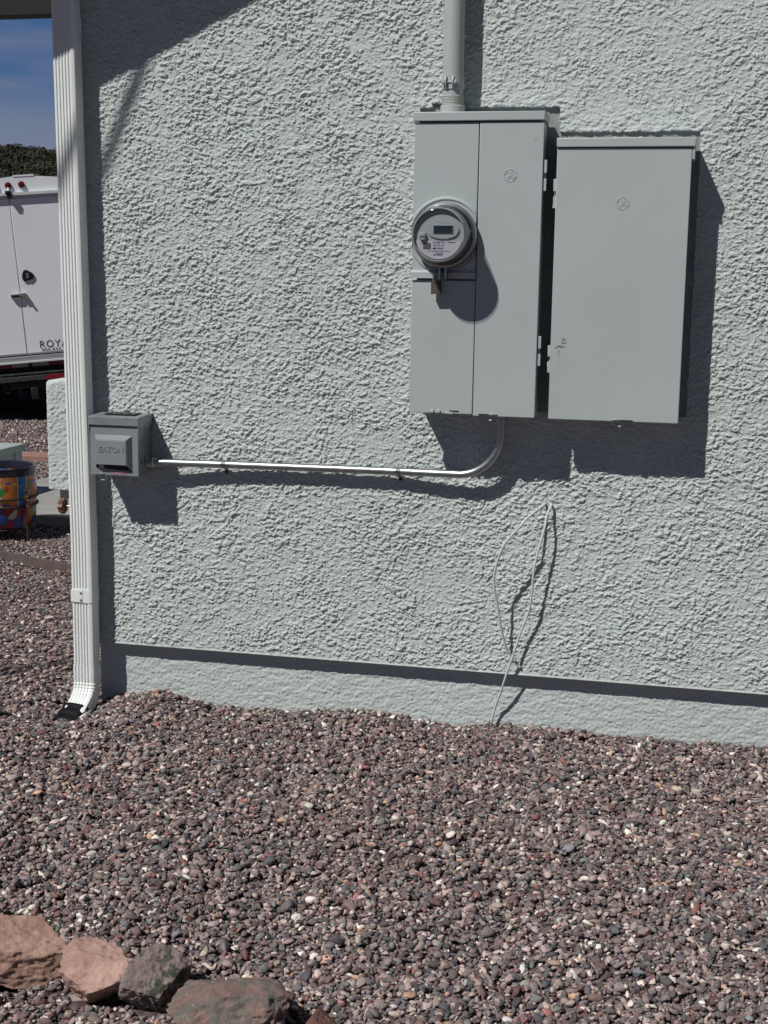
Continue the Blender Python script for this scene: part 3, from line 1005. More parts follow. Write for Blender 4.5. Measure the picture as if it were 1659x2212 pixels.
for (sx, zc, yc) in ((-1.417, 0.7625, -0.031), (-0.872, 0.7668, -0.031)):
    bm = bmesh.new()
    prof = [(0.0130 * math.cos(R(a)), 0.0130 * math.sin(R(a))) for a in range(20, 281, 20)]
    a_ = []; b_ = []
    pts = [(yc - 0.0130 * math.cos(R(q)), zc + 0.0130 * math.sin(R(q))) for q in range(110, -91, -20)] + [(-0.006, zc - 0.0145), (-0.005, zc - 0.034)]
    a_ = [bm.verts.new((sx - 0.007, y, z)) for y, z in pts]
    b_ = [bm.verts.new((sx + 0.007, y, z)) for y, z in pts]
    for k in range(len(pts) - 1):
        bm.faces.new((a_[k], b_[k], b_[k + 1], a_[k + 1]))
    bmesh.ops.solidify(bm, geom=bm.faces[:], thickness=0.0014)
    st = obj('strap', bm, M['strap'], cd)
    bm = bmesh.new()
    lathe(bm, (sx, -0.0055, zc - 0.026), [(0.0, -0.0035), (0.003, -0.003), (0.0045, 0.0)], 'y', 10)
    obj('screw', bm, M['black_metal'], st)

# ------------------------------------------------------------------ loose cables below the panels
c1 = [(-0.437, 0.010, 0.690), (-0.445, -0.02, 0.684), (-0.481, -0.06, 0.656), (-0.503, -0.083, 0.629), (-0.535, -0.088, 0.591), (-0.549, -0.088, 0.566), (-0.564, -0.08, 0.523), (-0.574, -0.07, 0.473), (-0.572, -0.064, 0.434), (-0.564, -0.055, 0.391), (-0.552, -0.038, 0.311), (-0.537, -0.022, 0.248), (-0.521, -0.012, 0.222), (-0.498, -0.006, 0.191)]
c2 = [(-0.434, 0.012, 0.686), (-0.4215, -0.010, 0.686), (-0.430, -0.03, 0.661), (-0.435, -0.042, 0.622), (-0.452, -0.05, 0.548), (-0.462, -0.048, 0.485), (-0.465, -0.042, 0.429), (-0.473, -0.036, 0.372), (-0.494, -0.03, 0.31), (-0.516, -0.026, 0.233), (-0.532, -0.022, 0.182), (-0.554, -0.006, 0.106), (-0.571, 0.008, 0.054), (-0.589, 0.014, -0.03)]
bm = bmesh.new(); tube(bm, catmull(c1, 8), 0.0036, 10)
tag(obj('loose_cable', bm, M['cable'], None, loc=(-0.437, 0, 0.19)), 'thin white cable bowing out to the left and ending above the wall lip', 'cable', 'white cables from the wall hole')
bm = bmesh.new(); tube(bm, catmull(c2, 8), 0.0034, 10)
tag(obj('loose_cable', bm, M['cable'], None, loc=(-0.43, 0, 0.0)), 'thin white cable hanging down from the wall hole into the gravel', 'cable', 'white cables from the wall hole')

# ------------------------------------------------------------------ downspout
ds = thing('downspout', (-1.876, -0.044, 0), 'tall white ribbed metal downspout at the corner of the stucco wall', 'downspout')
def lean(z): return -0.021 * max(0.0, z - 0.5) / 1.62
def spout_profile(grow=0.0, flute=0.0032):
    x0, x1, y0, y1 = -0.036 - grow, 0.036 + grow, -0.026 - grow, 0.026 + grow
    p = []
    # front (y0) from left to right with five flutes
    n = 5
    p.append((x0, y0 + 0.007)); p.append((x0 + 0.002, y0 + 0.002)); p.append((x0 + 0.005, y0))
    xa, xb = x0 + 0.008, x1 - 0.014
    st = (xb - xa) / n
    for k in range(n):
        c = xa + st * (k + 0.5)
        p += [(c - st * 0.36, y0), (c - st * 0.20, y0 + flute), (c + st * 0.20, y0 + flute), (c + st * 0.36, y0)]
    p += [(x1 - 0.009, y0), (x1 - 0.003, y0 + 0.003), (x1, y0 + 0.009)]
    # right side with a single shallow flute
    p += [(x1, -0.006), (x1 - flute * 0.5, -0.003), (x1 - flute * 0.5, 0.010), (x1, 0.013)]
    p += [(x1, y1 - 0.006), (x1 - 0.006, y1), (x0 + 0.006, y1), (x0, y1 - 0.006)]
    return p
def sweep(bm, prof_fn, frames, caps=True):
    rows = []
    for i, (c, ux, uy) in enumerate(frames):
        rows.append([bm.verts.new(c + ux * p[0] + uy * p[1]) for p in prof_fn(i)])
    for i in range(len(rows) - 1):
        n = len(rows[i])
        for k in range(n):
            bm.faces.new((rows[i][k], rows[i][(k + 1) % n], rows[i + 1][(k + 1) % n], rows[i + 1][k]))
    if caps:
        bm.faces.new(rows[0]); bm.faces.new(rows[-1][::-1])
X_, Y_ = Vector((1, 0, 0)), Vector((0, 1, 0))
sx0 = -1.876
bm = bmesh.new()
sweep(bm, lambda i: spout_profile(), [(Vector((sx0 + lean(z), -0.044, z)), X_, Y_) for z in (0.345, 0.5, 0.9, 1.4, 1.9, 2.3, 2.46)])
obj('pipe', bm, M['white_alu'], ds, angle=28)
bm = bmesh.new()
sweep(bm, lambda i: spout_profile(-0.0006), [(Vector((sx0, -0.044, z)), X_, Y_) for z in (0.10, 0.2, 0.315)])
obj('lower_pipe', bm, M['white_alu'], ds, angle=28)
bm = bmesh.new()
sweep(bm, lambda i: spout_profile(0.0007, 0.0), [(Vector((sx0, -0.044, z)), X_, Y_) for z in (0.308, 0.350)])
band = obj('joint_band', bm, M['white_alu'], ds, angle=28)
obj('band_overlap', BX(-1.9125, -1.873, -0.0722, -0.0700, 0.3095, 0.3490, bev=0.0004), M['white_alu'], band)
for z in (0.339, 0.317):
    bm = bmesh.new()
    lathe(bm, (-1.8785, -0.0722, z), [(0.0, -0.003), (0.0025, -0.0025), (0.004, 0.0)], 'y', 10)
    obj('screw', bm, M['screw'], band)
# elbow turning out towards the garden
bm = bmesh.new()
fr = []
z = 0.103
for z in (0.103, 0.085, 0.054):
    fr.append((Vector((sx0, -0.044, z)), X_, Y_))
rad = 0.075
nseg = 26
for k in range(1, nseg + 1):
    th = R(62) * k / nseg
    fr.append((Vector((sx0, -0.044 - rad * (1 - math.cos(th)), 0.050 - rad * math.sin(th))), X_, Vector((0, math.cos(th), -math.sin(th))).normalized()))
last = fr[-1]
dirv = Vector((0, -math.sin(R(62)), -math.cos(R(62))))
for s in (0.03, 0.064):
    fr.append((last[0] + dirv * s, X_, last[2]))
def elbow_prof(i):
    g = 0.0012
    if 3 <= i <= nseg + 2:
        g += 0.0016 * (1 if (i % 5) < 2 else 0) - 0.001
    fl = 0.0030 if i < nseg else 0.0018
    return spout_profile(g, fl)
sweep(bm, elbow_prof, fr, caps=False)
obj('elbow', bm, M['white_alu'], ds, angle=28)

# black drain adapter half buried under the elbow
da = thing('drain_adapter', (-1.885, -0.20, -0.05), 'black ribbed plastic drain fitting half buried in gravel under the downspout elbow', 'drain pipe')
bm = bmesh.new()
o1 = Vector((-1.880, -0.110, -0.036))
dv = Vector((-0.10, -0.86, -0.36)).normalized()
uy = Vector((0, 0.36, -0.86)).normalized() * -1
ux = dv.cross(uy).normalized() * -1
frs = []
for k in range(11):
    frs.append((o1 + dv * (0.008 * k), ux, uy))
def adp(i):
    g = 0.045 + (0.0025 if i % 4 < 2 else 0.0)
    h = 0.032 + (0.0025 if i % 4 < 2 else 0.0)
    return [(g * math.copysign(abs(math.cos(a)) ** 0.6, math.cos(a)), h * math.copysign(abs(math.sin(a)) ** 0.6, math.sin(a))) for a in np.linspace(0, 2 * math.pi, 29)[:-1]]
sweep(bm, adp, frs, caps=False)
bmesh.ops.solidify(bm, geom=bm.faces[:], thickness=0.003)
obj('drain_body', bm, M['black_plastic'], da)

# hose faucet on the side wall
hf = thing('hose_faucet', (-1.90, 0.10, 0.58), 'small brass hose faucet with a round red-brown wheel sticking out behind the downspout', 'faucet')
bm = bmesh.new()
cyl(bm, (-1.875, 0.10, 0.582), (-1.94, 0.10, 0.582), 0.011, n=16)
cyl(bm, (-1.94, 0.10, 0.582), (-1.985, 0.10, 0.582), 0.008, 0.007, n=16)
cyl(bm, (-1.935, 0.10, 0.585), (-1.945, 0.06, 0.535), 0.010, 0.011, n=14)
cyl(bm, (-1.985, 0.10, 0.582), (-2.030, 0.10, 0.582), 0.004, n=12)
obj('tap_body', bm, M['brass'], hf)
bm = bmesh.new()
prof = [(0.006, 0.004), (0.010, 0.003), (0.018, 0.001), (0.021, 0.006), (0.0235, 0.007), (0.0245, 0.0), (0.0235, -0.008), (0.020, -0.009), (0.014, -0.005), (0.005, -0.006)]
lathe(bm, (-2.016, 0.10, 0.582), prof, 'x', 32)
for k, v in enumerate(bm.verts):
    d = Vector((0, v.co.y - 0.10, v.co.z - 0.582))
    if d.length > 0.0205:
        a = math.atan2(d.z, d.y)
        v.co += d.normalized() * (0.0022 * math.cos(8 * a))
obj('handle_wheel', bm, M['handle_red'], hf)

# ------------------------------------------------------------------ ground: one sheet to the horizon
LX = [-2.6, -2.1, -1.95, -1.85, -1.78, -1.70, -1.629, -1.56, -1.50, -1.42, -1.325, -1.15, -0.963, -0.85, -0.743, -0.62, -0.515, -0.3, -0.114, 0.23, 0.6]
LZ = [-0.010, -0.020, -0.062, -0.058, -0.012, 0.008, 0.016, 0.002, -0.014, -0.020, -0.020, -0.004, 0.010, 0.000, -0.014, -0.004, 0.004, 0.000, -0.003, 0.004, 0.002]
def gh(x, y):
    g = np.interp(x, LX, LZ)
    f = np.exp(-((0.03 - y) / 0.30) ** 2)
    u = 0.008 * np.sin(x * 5.1 + 1.0) * np.sin(y * 4.3 + 0.4) + 0.006 * np.sin(x * 11 + y * 3.7)
    fade = np.clip((6 - np.abs(y)) / 2, 0, 1)
    return g * f + u * (1 - f) * fade

def ground_material():
    m = bpy.data.materials.new('gravel_soil')
    m.use_nodes = True
    n, l = m.node_tree.nodes, m.node_tree.links
    p = n['Principled BSDF']
    p.inputs['Roughness'].default_value = 0.95
    p.inputs['Specular IOR Level'].default_value = 0.1
    t = n.new('ShaderNodeTexCoord')
    v = n.new('ShaderNodeTexVoronoi')
    v.inputs['Scale'].default_value = 42
    l.new(t.outputs['Object'], v.inputs['Vector'])
    sp = n.new('ShaderNodeSeparateColor')
    l.new(v.outputs['Color'], sp.inputs['Color'])
    r = n.new('ShaderNodeValToRGB')
    e = r.color_ramp.elements
    e[0].position, e[0].color = 0.0, (0.041, 0.033, 0.033, 1)
    e[1].position, e[1].color = 1.0, (0.311, 0.252, 0.237, 1)
    a = e.new(0.35); a.color = (0.096, 0.074, 0.074, 1)
    b = e.new(0.75); b.color = (0.155, 0.122, 0.118, 1)
    l.new(sp.outputs[0], r.inputs['Fac'])
    # dry grass beyond the drive
    sx = n.new('ShaderNodeSeparateXYZ')
    l.new(t.outputs['Object'], sx.inputs['Vector'])
    nz = n.new('ShaderNodeTexNoise')
    nz.inputs['Scale'].default_value = 0.8
    l.new(t.outputs['Object'], nz.inputs['Vector'])
    ad = n.new('ShaderNodeMath'); ad.operation = 'MULTIPLY_ADD'
    ad.inputs[1].default_value = 2.5
    l.new(nz.outputs['Fac'], ad.inputs[0]); l.new(sx.outputs['Y'], ad.inputs[2])
    rr_ = n.new('ShaderNodeMapRange')
    rr_.inputs['From Min'].default_value = 12.8
    rr_.inputs['From Max'].default_value = 13.4
    l.new(ad.outputs[0], rr_.inputs['Value'])
    mxx = n.new('ShaderNodeMixRGB')
    mxx.inputs[2].default_value = (0.111, 0.104, 0.041, 1)
    l.new(rr_.outputs['Result'], mxx.inputs['Fac'])
    l.new(r.outputs['Color'], mxx.inputs[1])
    l.new(mxx.outputs['Color'], p.inputs['Base Color'])
    k = n.new('ShaderNodeBump')
    k.invert = True
    k.inputs['Strength'].default_value = 0.9
    k.inputs['Distance'].default_value = 0.012
    l.new(v.outputs['Distance'], k.inputs['Height'])
    l.new(k.outputs['Normal'], p.inputs['Normal'])
    return m

def build_ground():
    xs = np.concatenate([[-900, -300, -120, -60, -30, -18, -12, -9], np.arange(-7, 1.6, 0.04), [2, 3, 5, 9, 20, 60, 200, 900]])
    ys = np.concatenate([[-200, -60, -20, -8, -5], np.arange(-4, 0.3, 0.04), np.arange(0.3, 6.5, 0.12), [7.5, 9, 12, 16, 24, 40, 70, 120, 200, 400, 900]])
    Xg, Yg = np.meshgrid(xs, ys)
    Zg = gh(Xg, np.minimum(Yg, 50)) - 0.012
    Zg = np.where((np.abs(Xg + 2.5) > 5) | (Yg > 7) | (Yg < -4), -0.012, Zg)
    V = np.stack([Xg, Yg, Zg], -1)
    a, b = V.shape[:2]
    i = np.arange(a * b).reshape(a, b)
    F = np.stack([i[:-1, :-1], i[:-1, 1:], i[1:, 1:], i[1:, :-1]], -1).reshape(-1, 4)
    o = raw_mesh('ground', V.reshape(-1, 3), F, ground_material())
    tag(o, kind='structure')
build_ground()

# ------------------------------------------------------------------ gravel
def ico(sub):
    bm = bmesh.new()
    bmesh.ops.create_icosphere(bm, subdivisions=sub, radius=1.0)
    bm.verts.ensure_lookup_table()
    v = np.array([q.co[:] for q in bm.verts])
    f = np.array([[q.index for q in p.verts] for p in bm.faces])
    bm.free()
    return v, f

def pebble_shapes(v, count, g):
    out = []
    for k in range(count):
        p = v.copy()
        d = p / np.linalg.norm(p, axis=1, keepdims=True)
        for q in range(g.integers(3, 9)):      # a few worn flats
            nrm = g.standard_normal(3); nrm /= np.linalg.norm(nrm)
            lim = g.uniform(0.52, 0.88)
            s = p @ nrm
            p = p - np.outer(np.maximum(s - lim, 0) * 0.85, nrm)
        for q in range(3):
            nrm = g.standard_normal(3) * 1.6
            p *= (1 + 0.09 * np.sin(d @ nrm * 2 + g.uniform(0, 6)))[:, None]
        out.append(p)
    return np.array(out)

# colours as real albedo: mauve greys, slate, purple browns, pinks, creams, reds, tans
PAL = np.array([
    s2l(128, 114, 112), s2l(112, 102, 103), s2l(98, 90, 92), s2l(88, 86, 90), s2l(76, 76, 80),
    s2l(118, 96, 94), s2l(104, 82, 82), s2l(142, 124, 120), s2l(158, 138, 132), s2l(172, 154, 146),
    s2l(190, 180, 170), s2l(206, 198, 188), s2l(128, 82, 78), s2l(172, 134, 108), s2l(104, 110, 114), s2l(124, 126, 120), s2l(92, 66, 70)])
PW = np.array([13, 13, 11, 8, 6, 10, 8, 9, 8, 6, 3.5, 1.6, 3, 1.5, 4, 3.5, 4.0])
PW = PW / PW.sum()

def gravel_material():
    m = bpy.data.materials.new('pebbles')
    m.use_nodes = True
    n, l = m.node_tree.nodes, m.node_tree.links
    p = n['Principled BSDF']
    p.inputs['Roughness'].default_value = 0.75
    p.inputs['Specular IOR Level'].default_value = 0.25
    c = n.new('ShaderNodeVertexColor')
    c.layer_name = 'tint'
    t = n.new('ShaderNodeTexCoord')
    a = n.new('ShaderNodeTexNoise')
    a.inputs['Scale'].default_value = 240
    a.inputs['Detail'].default_value = 5
    a.inputs['Roughness'].default_value = 0.7
    l.new(t.outputs['Object'], a.inputs['Vector'])
    r = n.new('ShaderNodeValToRGB')
    r.color_ramp.elements[0].position, r.color_ramp.elements[1].position = 0.3, 0.72
    r.color_ramp.elements[0].color = (0.62, 0.60, 0.60, 1)
    r.color_ramp.elements[1].color = (1.35, 1.33, 1.30, 1)
    l.new(a.outputs['Fac'], r.inputs['Fac'])
    mu = n.new('ShaderNodeMixRGB')
    mu.blend_type = 'MULTIPLY'
    mu.inputs['Fac'].default_value = 1
    l.new(c.outputs['Color'], mu.inputs[1])
    l.new(r.outputs['Color'], mu.inputs[2])
    l.new(mu.outputs['Color'], p.inputs['Base Color'])
    k = n.new('ShaderNodeBump')
    k.inputs['Strength'].default_value = 0.35
    k.inputs['Distance'].default_value = 0.003
    l.new(a.outputs['Fac'], k.inputs['Height'])
    l.new(k.outputs['Normal'], p.inputs['Normal'])
    return m

ROCKS = [(-1.30, -1.70, 0.155, 0.095), (-1.06, -1.735, 0.08, 0.065), (-0.94, -1.745, 0.06, 0.075), (-0.752, -1.82, 0.13, 0.10), (-0.605, -1.80, 0.045, 0.04)]

def build_gravel():
    g = np.random.default_rng(5)
    pts = []
    # near bed
    N1 = 125000
    x = g.uniform(-2.55, 0.55, N1); y = g.uniform(-2.15, 0.03, N1)
    # strip going back along the side of the house
    N2 = 85000
    y2 = g.uniform(0.0, 7.4, N2)
    d = y2 + 4.0
    az = g.uniform(math.tan(R(23.6)), math.tan(R(30.0)), N2)
    x2 = -d * az
    keep = g.uniform(0, 1, N2) < np.clip(d / 11.4, 0, 1) * np.where(y2 > 2.6, 0.62, 1.0)
    x = np.concatenate([x, x2[keep]]); y = np.concatenate([y, y2[keep]])
    n = len(x)
    s = np.clip(g.lognormal(math.log(0.0047), 0.36, n), 0.0024, 0.0115)
    s = np.where(y > 2.6, s * 1.35, s)
    a = s * g.uniform(1.0, 1.8, n); b = s * g.uniform(0.75, 1.15, n); c = s * g.uniform(0.40, 0.80, n)
    # leave out: inside the wall, under the rocks, slab
    ok = ~((x > -1.862) & (y > 0.024)) & ~((x > -2.0) & (y > 0.4))
    for rx, ry, ra, rb_ in ROCKS:
        ok &= ((x - rx) / (ra * 0.85)) ** 2 + ((y - ry) / (rb_ * 0.85)) ** 2 > 1
    ok &= ((x + 1.885) / 0.055) ** 2 + ((y + 0.125) / 0.12) ** 2 > 1
    ok &= ~((y > 2.66) & (y < 4.6) & (x > -3.95))
    x, y, a, b, c = x[ok], y[ok], a[ok], b[ok], c[ok]
    n = len(x)
    # drop them one after another on a height map
    cell = 0.0025
    x0, y0 = -7.3, -2.3
    W, H = int(8.2 / cell), int(10.0 / cell)
    gx = x0 + np.arange(W) * cell
    HM = np.full((H, W), -9.0, np.float32)
    base = gh(x, y).astype(np.float32) - 0.012
    z = np.zeros(n); tilt = np.zeros((n, 2))
    th = g.uniform(0, 2 * math.pi, n)
    order = np.arange(n); g.shuffle(order)
    for i in order:
        rr_ = 0.5 * (a[i] + b[i])
        k = max(1, int(rr_ / cell))
        ix = int((x[i] - x0) / cell); iy = int((y[i] - y0) / cell)
        if ix - k < 0 or iy - k < 0 or ix + k + 1 > W or iy + k + 1 > H:
            z[i] = base[i]; continue
        sub = HM[iy - k:iy + k + 1, ix - k:ix + k + 1]
        np.maximum(sub, base[i], out=sub)
        m_ = float(sub.mean()); mxv = float(sub.max())
        zz = 0.68 * m_ + 0.32 * mxv + c[i] * 0.50
        z[i] = zz
        tilt[i, 0] = (sub[-1].mean() - sub[0].mean()) / (2 * k * cell)
        tilt[i, 1] = (sub[:, -1].mean() - sub[:, 0].mean()) / (2 * k * cell)
        ctr = HM[iy - k + (k > 1):iy + k + 1 - (k > 1), ix - k + (k > 1):ix + k + 1 - (k > 1)]
        np.maximum(ctr, zz + c[i] * 0.55, out=ctr)
        HM[iy, ix] = max(HM[iy, ix], zz + c[i] * 0.9)
    near = (y < 1.0) & (a > 0.0052)
    col = PAL[g.choice(len(PAL), n, p=PW)] * np.array([1.66, 1.59, 1.58])
    gr = col.mean(1, keepdims=True)
    col = gr + (col - gr) * 0.72
    col *= g.lognormal(0, 0.22, n)[:, None]
    col *= (1 + 0.10 * g.standard_normal((n, 3)) * np.array([0.35, 0.25, 0.35]))
    col = np.clip(col, 0.015, 0.8)
    Vall, Fall, Call = [], [], []
    off = 0
    for mask, sub in ((near, 2), (~near, 1)):
        v, f = ico(sub)
        sh = pebble_shapes(v, 48, g)
        idx = np.nonzero(mask)[0]
        m_ = len(idx)
        S = sh[g.integers(0, 48, m_)] * np.stack([a[idx], b[idx], c[idx]], -1)[:, None, :]
        ct, st = np.cos(th[idx]), np.sin(th[idx])
        Rz = np.zeros((m_, 3, 3)); Rz[:, 0, 0] = ct; Rz[:, 0, 1] = -st; Rz[:, 1, 0] = st; Rz[:, 1, 1] = ct; Rz[:, 2, 2] = 1
        ty = np.clip(tilt[idx, 0], -0.9, 0.9) * 0.8 + g.normal(0, 0.24, m_)
        tx = np.clip(tilt[idx, 1], -0.9, 0.9) * 0.8 + g.normal(0, 0.24, m_)
        # tilt about x by ty and about y by -tx
        ca, sa = np.cos(ty), np.sin(ty)
        Rx = np.zeros((m_, 3, 3)); Rx[:, 0, 0] = 1; Rx[:, 1, 1] = ca; Rx[:, 1, 2] = -sa; Rx[:, 2, 1] = sa; Rx[:, 2, 2] = ca
        cb, sb = np.cos(-tx), np.sin(-tx)
        Ry = np.zeros((m_, 3, 3)); Ry[:, 1, 1] = 1; Ry[:, 0, 0] = cb; Ry[:, 0, 2] = sb; Ry[:, 2, 0] = -sb; Ry[:, 2, 2] = cb
        RT = Rx @ Ry @ Rz
        P = np.einsum('nij,nkj->nki', RT, S) + np.stack([x[idx], y[idx], z[idx]], -1)[:, None, :]
        nv = len(v)
        Vall.append(P.reshape(-1, 3))
        Fall.append((f[None] + (np.arange(m_) * nv)[:, None, None]).reshape(-1, 3) + off)
        cc = np.ones((m_, nv, 4)); cc[:, :, :3] = col[idx][:, None, :]
        Call.append(cc.reshape(-1, 4))
        off += m_ * nv
    o = raw_mesh('gravel', np.concatenate(Vall), np.concatenate(Fall), gravel_material(), cols=np.concatenate(Call))
    tag(o, 'loose mauve, grey and cream rounded pebbles covering the yard up to the house wall', 'gravel', kind='stuff')
build_gravel()

# ------------------------------------------------------------------ rocks
def rock(loc, dims, seed, rot, m, label, rough=0.05, planes=9, zoff=0.0):
    g = np.random.default_rng(seed)
    v, f = ico(6)
    p = v.copy()
    for k in range(planes):
        nrm = g.standard_normal(3); nrm[2] *= 0.8; nrm /= np.linalg.norm(nrm)
        lim = g.uniform(0.50, 0.84)
        s = p @ nrm
        p = p - np.outer(np.maximum(s - lim, 0), nrm)
    q = np.array([mnoise.fractal(Vector(t * 2.2 + seed), 1.0, 2.1, 6) for t in p])
    q2 = np.array([mnoise.ridged_multi_fractal(Vector(t * 5.0 + seed * 2), 0.9, 2.2, 5, 1.0, 2.0) for t in p])
    d = p / np.maximum(np.linalg.norm(p, axis=1, keepdims=True), 1e-6)
    q3 = np.array([mnoise.fractal(Vector(t * 9 + seed), 0.8, 2.1, 4) for t in p])
    p = p + d * (rough * 1.0 * q + rough * 0.55 * (q2 - 1.0) + 0.022 * q3)[:, None]
    p = p / np.abs(p).max(0) * (np.array(dims) / 2)
    c, s = math.cos(R(rot)), math.sin(R(rot))
    p = p @ np.array([[c, s, 0], [-s, c, 0], [0, 0, 1]])
    o = raw_mesh('rock', p, f, m, loc=(loc[0], loc[1], dims[2] * 0.5 - 0.03 + zoff))
    tag(o, label, 'rock', 'rocks edging the gravel bed')
tan_r = rock_material('tan_sandstone', s2l(152, 117, 106), s2l(200, 165, 148))
pink_r = rock_material('pink_sandstone', s2l(164, 128, 118), s2l(208, 174, 160))
purp = rock_material('purple_rock', s2l(124, 108, 107), s2l(164, 146, 143), [((0.055, 0.06, 0.045), 22, 0.50, 3.0), ((0.20, 0.21, 0.15), 40, 0.60, 5.0)])
lich = rock_material('lichen_rock', s2l(118, 94, 88), s2l(160, 134, 126), [((0.14, 0.125, 0.11), 26, 0.49, 1.0), ((0.25, 0.24, 0.16), 34, 0.60, 9.0), ((0.34, 0.34, 0.29), 44, 0.62, 2.0)])
brn = rock_material('brown_rock', s2l(110, 78, 74), s2l(140, 104, 96))
rock((-1.285, -1.70), (0.36, 0.20, 0.125), 3, 8, tan_r, 'large tan sandstone rock at the left edge of the gravel bed', 0.05, 12)
rock((-1.062, -1.735), (0.190, 0.15, 0.115), 8, -10, pink_r, 'pinkish angular rock between the tan rock and a mossy purple rock', 0.06, 16)
rock((-0.940, -1.745), (0.120, 0.16, 0.125), 14, -20, purp, 'purple-grey rock with dark green lichen on its right side', 0.06, 15)
rock((-0.752, -1.820), (0.275, 0.22, 0.130), 23, 5, lich, 'broad brown rock crusted with pale yellow-green lichen at the bottom edge', 0.06, 14)
rock((-0.605, -1.80), (0.095, 0.085, 0.085), 30, 30, brn, 'small reddish-brown rock right of the lichen-crusted rock', 0.05, 14)

# black drip tube just showing in the gravel
bm = bmesh.new()
tube(bm, catmull([(-2.6, -0.62, 0.004), (-2.2, -0.40, 0.006), (-2.06, -0.30, 0.004), (-2.01, -0.24, -0.03)], 8), 0.0055, 10)
tag(obj('drip_tube', bm, M['black_plastic'], None, loc=(-2.04, -0.30, 0)), 'black irrigation tube half buried in the gravel left of the downspout foot', 'tube')

# ------------------------------------------------------------------ things behind the downspout
slab = BX(-4.0, -1.9, 2.65, 4.6, -0.03, 0.045, bev=0.008)
tag(obj('concrete_slab', slab, M['concrete'], None, loc=(-3, 3.6, 0)), 'pale concrete porch slab beneath the low stucco wall', 'slab', kind='structure')

ed = bmesh.new()
tube_pts = [(-4.6, 2.42), (-3.9, 2.12), (-3.13, 1.80), (-2.93, 1.71), (-2.75, 1.64), (-2.3, 1.48), (-1.88, 1.36)]
e1 = []
for (x, y) in tube_pts:
    e1.append([ed.verts.new((x, y, -0.02)), ed.verts.new((x, y, 0.026)), ed.verts.new((x + 0.006, y + 0.016, 0.026)), ed.verts.new((x + 0.008, y + 0.022, -0.02))])
for i in range(len(e1) - 1):
    for k in range(4):
        ed.faces.new((e1[i][k], e1[i][(k + 1) % 4], e1[i + 1][(k + 1) % 4], e1[i + 1][k]))
ed.faces.new(e1[0]); ed.faces.new(e1[-1][::-1])
tag(obj('garden_edging', ed, M['edging'], None, loc=(-3.0, 1.74, 0)), 'brown landscape edging strip crossing the gravel in front of the painted pot', 'edging')

tag(obj('paver_border', BX(-6.2, -3.95, 4.86, 5.06, -0.02, 0.035, bev=0.006), M['pink_stone'], None, loc=(-4.7, 4.95, 0)), 'pale pink stone border strip in the gravel behind the painted pot', 'border')

# low pale green bench
bn = thing('garden_bench', (-4.3, 3.0, 0), 'low pale green painted bench behind the painted flower pot', 'bench')
obj('seat', BX(-4.75, -3.86, 2.35, 3.38, 0.285, 0.325, bev=0.004), M['bench'], bn)
obj('apron', join(BX(-3.90, -3.88, 2.42, 3.30, 0.20, 0.285), BX(-4.70, -3.92, 3.30, 3.32, 0.20, 0.285)), M['bench'], bn)
for (lx, ly) in ((-3.93, 3.28), (-3.93, 2.40), (-4.70, 3.28), (-4.70, 2.40)):
    obj('leg', BX(lx, lx + 0.06, ly, ly + 0.08, -0.02, 0.285, bev=0.003), M['bench'], bn)

